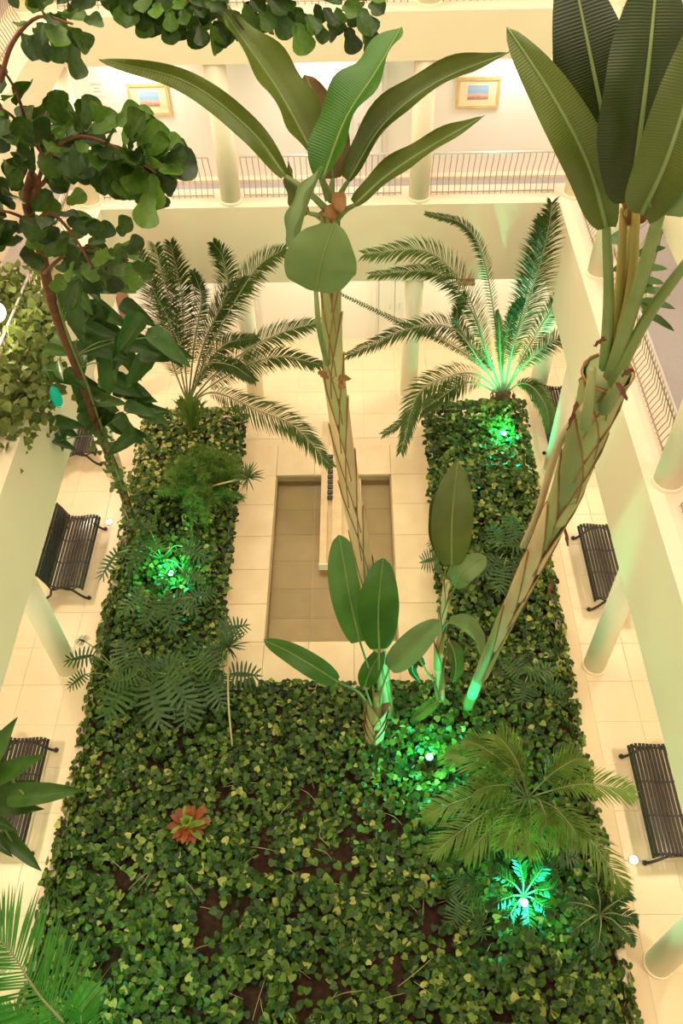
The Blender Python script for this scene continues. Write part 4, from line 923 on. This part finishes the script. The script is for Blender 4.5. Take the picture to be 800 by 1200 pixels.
def leaves_along(par, c_, n, size, spread, rs, meshes, name='leaf', start=.1, down=.2, outb=V((0, 0, 0)), jit=1):
    for k in range(n):
        u = (start+(1-start)*(k+rs.random()*.8)/n)*(len(c_)-1.01); j = int(u); p = c_[j].lerp(c_[j+1], u-j); t_ = (c_[j+1]-c_[j]).normalized()
        a = k*2.4+rs.uniform(-.5, .5); s1 = t_.orthogonal().normalized(); s2 = t_.cross(s1); d = (s1*math.cos(a)+s2*math.sin(a))*jit+t_*.55+outb+V((0, 0, -down+rs.uniform(-.2, .2)))
        q = p+d.normalized()*spread*rs.uniform(.2, 1); nn = (EYE-q).normalized()*rs.uniform(.3, 1.2)+V((rs.uniform(-.5, .5), rs.uniform(-.5, .5), .6))
        inst(name, rs.choice(meshes), orient(q, d, nn, size*.84*rs.uniform(.7, 1.2)), par)
rs = random.Random(20)
b1 = branch(fg, [(40, 232, 8.9), (55, 185, 8.4), (90, 160, 8.1), (135, 172, 7.9), (182, 202, 7.7)], .02); leaves_along(fg, b1, 66, .33, .22, rs, fl, start=.12)
leaves_along(fg, b1[-5:], 22, .38, .12, rs, fl[:1]+fl[2:3], start=.1, down=.1)
b2 = branch(fg, [(38, 210, 9.0), (30, 170, 8.6), (18, 140, 8.3), (-10, 120, 8.0)]); leaves_along(fg, b2, 26, .34, .3, rs, fl)
b3 = branch(fg, [(40, 225, 8.9), (60, 200, 8.5), (45, 170, 8.3), (55, 130, 8.2)]); leaves_along(fg, b3, 9, .33, .28, rs, fl)
b4 = branch(fg, [(46, 290, 9.8), (30, 260, 9.2), (15, 250, 8.9), (-10, 245, 8.8)]); leaves_along(fg, b4, 28, .34, .3, rs, fl)
b5 = branch(fg, [(52, 320, 10.2), (75, 300, 9.6), (105, 290, 9.3), (150, 305, 9.0)]); leaves_along(fg, b5, 36, .34, .28, rs, fl[:3]+fl[2:3])
b6 = branch(fg, [(40, 260, 9.5), (60, 250, 9.0), (85, 275, 8.8), (110, 315, 8.8)]); leaves_along(fg, b6, 18, .34, .3, rs, fl)
b7 = branch(fg, [(0, 95, 7.6), (15, 50, 7.3), (45, 20, 7.0), (85, 28, 6.9)], .02); leaves_along(fg, b7, 28, .27, .2, rs, fl, start=.45)
b7b = branch(fg, [(38, 205, 9.0), (38, 175, 8.6), (20, 110, 8.0), (-5, 70, 7.6)], .02)
# second fig: a branch hanging in along the upper edge
r0 = D(90, -60, 8.6); f2 = thing('fig_branch', r0, 'leafy fig branch hanging down along the upper edge, left and middle', 'branch')
b8 = branch(f2, [(110, -70, 8.6), (150, -26, 8.5), (220, -8, 8.5), (320, -8, 8.6), (430, 0, 8.7)]); leaves_along(f2, b8, 130, .33, .28, rs, fl, down=.55, start=.1)
b9 = branch(f2, [(150, -26, 8.5), (190, -12, 8.3), (240, 8, 8.3)], .02); leaves_along(f2, b9, 34, .28, .24, rs, fl, down=.4)
# climbing philodendron on the trunk
cp = thing('climbing_philodendron', G(152, 606, .3), 'dark arrow-leaved philodendron climbing the middle of the red-brown fig trunk', 'plant')
cl = smooth([near(x, y, base, top)+V((.07, -.05, 0)) for x, y in ((150, 600), (118, 508), (97, 448), (76, 395), (62, 350))], 30); part('vine_stem', MB().tube(cl, .018, 6), M['stalk'], cp, sm=True)
rs = random.Random(22)
for (x, y, n_, L_, rx, ry) in ((148, 412, 14, .60, 38, 24), (125, 385, 12, .54, 38, 26), (122, 465, 15, .54, 32, 26), (128, 496, 9, .48, 28, 16), (74, 425, 7, .40, 20, 34), (72, 508, 5, .46, 16, 14), (105, 340, 10, .50, 34, 20), (165, 470, 4, .45, 16, 16)):
    dd = (near(x, y, base, top)-EYE).dot(cF)
    for k in range(n_):
        q = D(x+rs.uniform(-rx, rx), y+rs.uniform(-ry, ry), dd+rs.uniform(-.1, .8)); a = rs.uniform(-3.2, .9); d = V((math.cos(a)*.9+.25, -.3*abs(math.sin(a))-.1, -.5+rs.uniform(-.4, .6)))
        inst('leaf', rs.choice(pf), orient(q, d, V((rs.uniform(-.7, .7), -.6+rs.uniform(-.4, .4), .8)), L_*rs.uniform(.75, 1.15)), cp)
        if k % 6 == 0:
            s_ = cl[int(rs.uniform(0, 29))]; s_ = min(cl, key=lambda u: (u-q).length); part('leaf_stalk', MB().tube(smooth([s_, s_.lerp(q, .5)+V((0, 0, .08)), q], 7), .009, 5), M['stalk'], cp, sm=True)
# small ivy on the bottom of the trunk and the ivy spilling over the left ledge
def ivy(name, label, pts, n, r_, sz, seed, cat='ivy', stems=()):
    rs = random.Random(seed); t = thing(name, pts[0], label, cat, 'small-leaved climbers'); w_ = MB()
    for s_ in stems: part('stem', MB().tube(smooth(s_, 14), .009, 5), M['stalk'], t, sm=True)
    c_ = smooth(pts, 40)
    for k in range(n):
        j = rs.random()*38.9; i = int(j); p = c_[i].lerp(c_[i+1], j-i)+V((rs.gauss(0, r_), rs.gauss(0, r_), rs.gauss(0, r_))); d = V((rs.gauss(0, 1), rs.gauss(0, 1), rs.gauss(-.4, 1))).normalized(); z = (EYE-p).normalized()*.8+V((rs.gauss(0, .6), rs.gauss(0, .6), rs.gauss(.4, .5)))
        mw = orient(p, d, z, sz*rs.uniform(.6, 1.3)); k0 = len(w_.v)
        for q in ((0, 0, 0), (-.5, .1, .1), (-.4, .55, .05), (0, 1, 0), (.4, .55, .05), (.5, .1, .1)): w_.vert(mw @ V(q))
        w_.f.append(list(range(k0, k0+6)))
    part('ivy_leaves', w_, M['ivy'], t, kind='stuff'); return t
lower = [near(x, y, base, top)+V((.05, -.08, 0)) for x, y in ((153, 608), (140, 568), (128, 535), (112, 500))]
ivy('ivy', 'small light green ivy around the foot of the fig trunk over the left aisle', lower, 130, .09, .11, 31, stems=[lower])
sp_ = [G(-10, 330, 5.9), G(30, 360, 5.9), G(45, 420, 5.6), G(28, 460, 5.3), G(5, 500, 5.2)]
ivy('ledge_ivy', 'yellow-green small-leaved ivy heaped on the left gallery ledge beside the globe lamp', [G(-15, 345, 5.9), G(15, 345, 5.8), G(45, 380, 5.7), G(20, 420, 5.6), G(40, 450, 5.4), G(8, 480, 5.3), G(-10, 510, 5.3)], 1500, .24, .13, 32, stems=[sp_, [G(45, 420, 5.6), G(60, 450, 5.1), G(62, 475, 4.8)]])
t = thing('planter_trough', (-5.15, 11.7, L1), 'low cream trough holding the yellow-green ivy on the left gallery ledge', 'planter')
part('trough', MB().box((-5.28, 10.9, L1), (-5.0, 12.6, L1+.28)), M['ledge'], t, bevel=.01); part('soil', MB().box((-5.26, 10.92, L1+.28), (-5.02, 12.58, L1+.30)), M['soil'], t)
# green glass lantern hanging beside the trunk
c0 = near(65, 463, base, top); t = thing('green_lantern', c0, 'small glossy green leaf-shaped lantern hanging left of the fig trunk', 'ornament')
part('glass', MB().lathe([(.005, -.26), (.07, -.16), (.085, -.02), (.06, .1), (.01, .17)], c0, 14), mat('green_glass', (0, .28, .16), rough=.12, emit=((0, .5, .3), .25)), t, sm=True); part('cord', MB().tube([c0+V((0, 0, .15)), c0+V((0, 0, .8))], .006, 5), M['stalk'], t)
# arrow leaves reaching in from the left edge
q0 = V((XL-.35, 5.2, L1)); t = thing('arrow_leaf_philodendron', q0, 'arrow-shaped dark leaves reaching in from the left picture edge over a bench', 'plant')
part('pot', MB().lathe([(.17, 0), (.24, .30), (.26, .32), (.22, .33)], q0, 20), M['dry'], t, sm=True)
arw = [outline_leaf([(-.30, .10), (-.26, .16), (-.12, .19), (0, .19), (.2, .18), (.45, .15), (.7, .10), (.88, .045), (1.0, .005)], .25, 'leaf', 'philo')]
s0 = q0+V((0, 0, .35))
for (x0, y0, x1, y1, d0, sc) in ((28, 931, 96, 926, 8.2, 1), (-2, 945, 50, 948, 8.3, .9), (-5, 910, 52, 884, 8.2, 1), (-14, 895, 18, 842, 8.1, 1), (14, 986, 48, 1021, 8.6, .9), (-20, 935, 38, 915, 8.4, 1), (-15, 955, 20, 975, 8.4, .9), (-25, 960, 14, 1005, 8.5, .8)):
    a_, b_ = D(x0, y0, d0), D(x1, y1, d0-.1); L_ = (b_-a_).length
    lf = inst('leaf', arw[0], orient(a_, b_-a_, V((.1, -.35, .9)), L_), t); part('leaf_stalk', MB().tube(smooth([s0, s0.lerp(a_, .6)+V((0, 0, .2)), a_], 10), .012, 6), M['stalk'], t, sm=True)
# fingered plant beyond the right banana stalks, standing on the right gallery
q0 = G(752, 350, L1); t = thing('umbrella_plant', q0, 'narrow-leaved plant on the right gallery floor behind the banana stalks', 'plant')
part('pot', MB().lathe([(.14, 0), (.19, .26), (.17, .28)], q0, 18), M['ledge'], t, sm=True); hh = V((q0.x, q0.y, 6.9)); part('stem', MB().tube([q0+V((0, 0, .2)), hh], .02, 6), M['bark'], t)
rs = random.Random(40)
for (x, y, x1, y1) in ((750, 352, 791, 362), (752, 365, 790, 388), (748, 330, 778, 332), (745, 316, 782, 315), (742, 300, 780, 290), (735, 270, 705, 290), (728, 285, 705, 282), (720, 250, 712, 252), (755, 340, 785, 346), (758, 280, 774, 262), (750, 355, 772, 378), (745, 335, 730, 316), (748, 345, 765, 333), (740, 310, 716, 318)):
    dd = 8.0; a_, b_ = D(x, y, dd), D(x1, y1, dd+.1); part('leaf', blade([a_, a_.lerp(b_, .5)+V((0, 0, .02)), b_], .085, (0, -.5, .85), n=7, nu=3, wav=.005)[0], M['philo'], t, sm=True)
    part('leaf_stalk', MB().tube([hh, a_], .006, 4), M['stalk'], t)
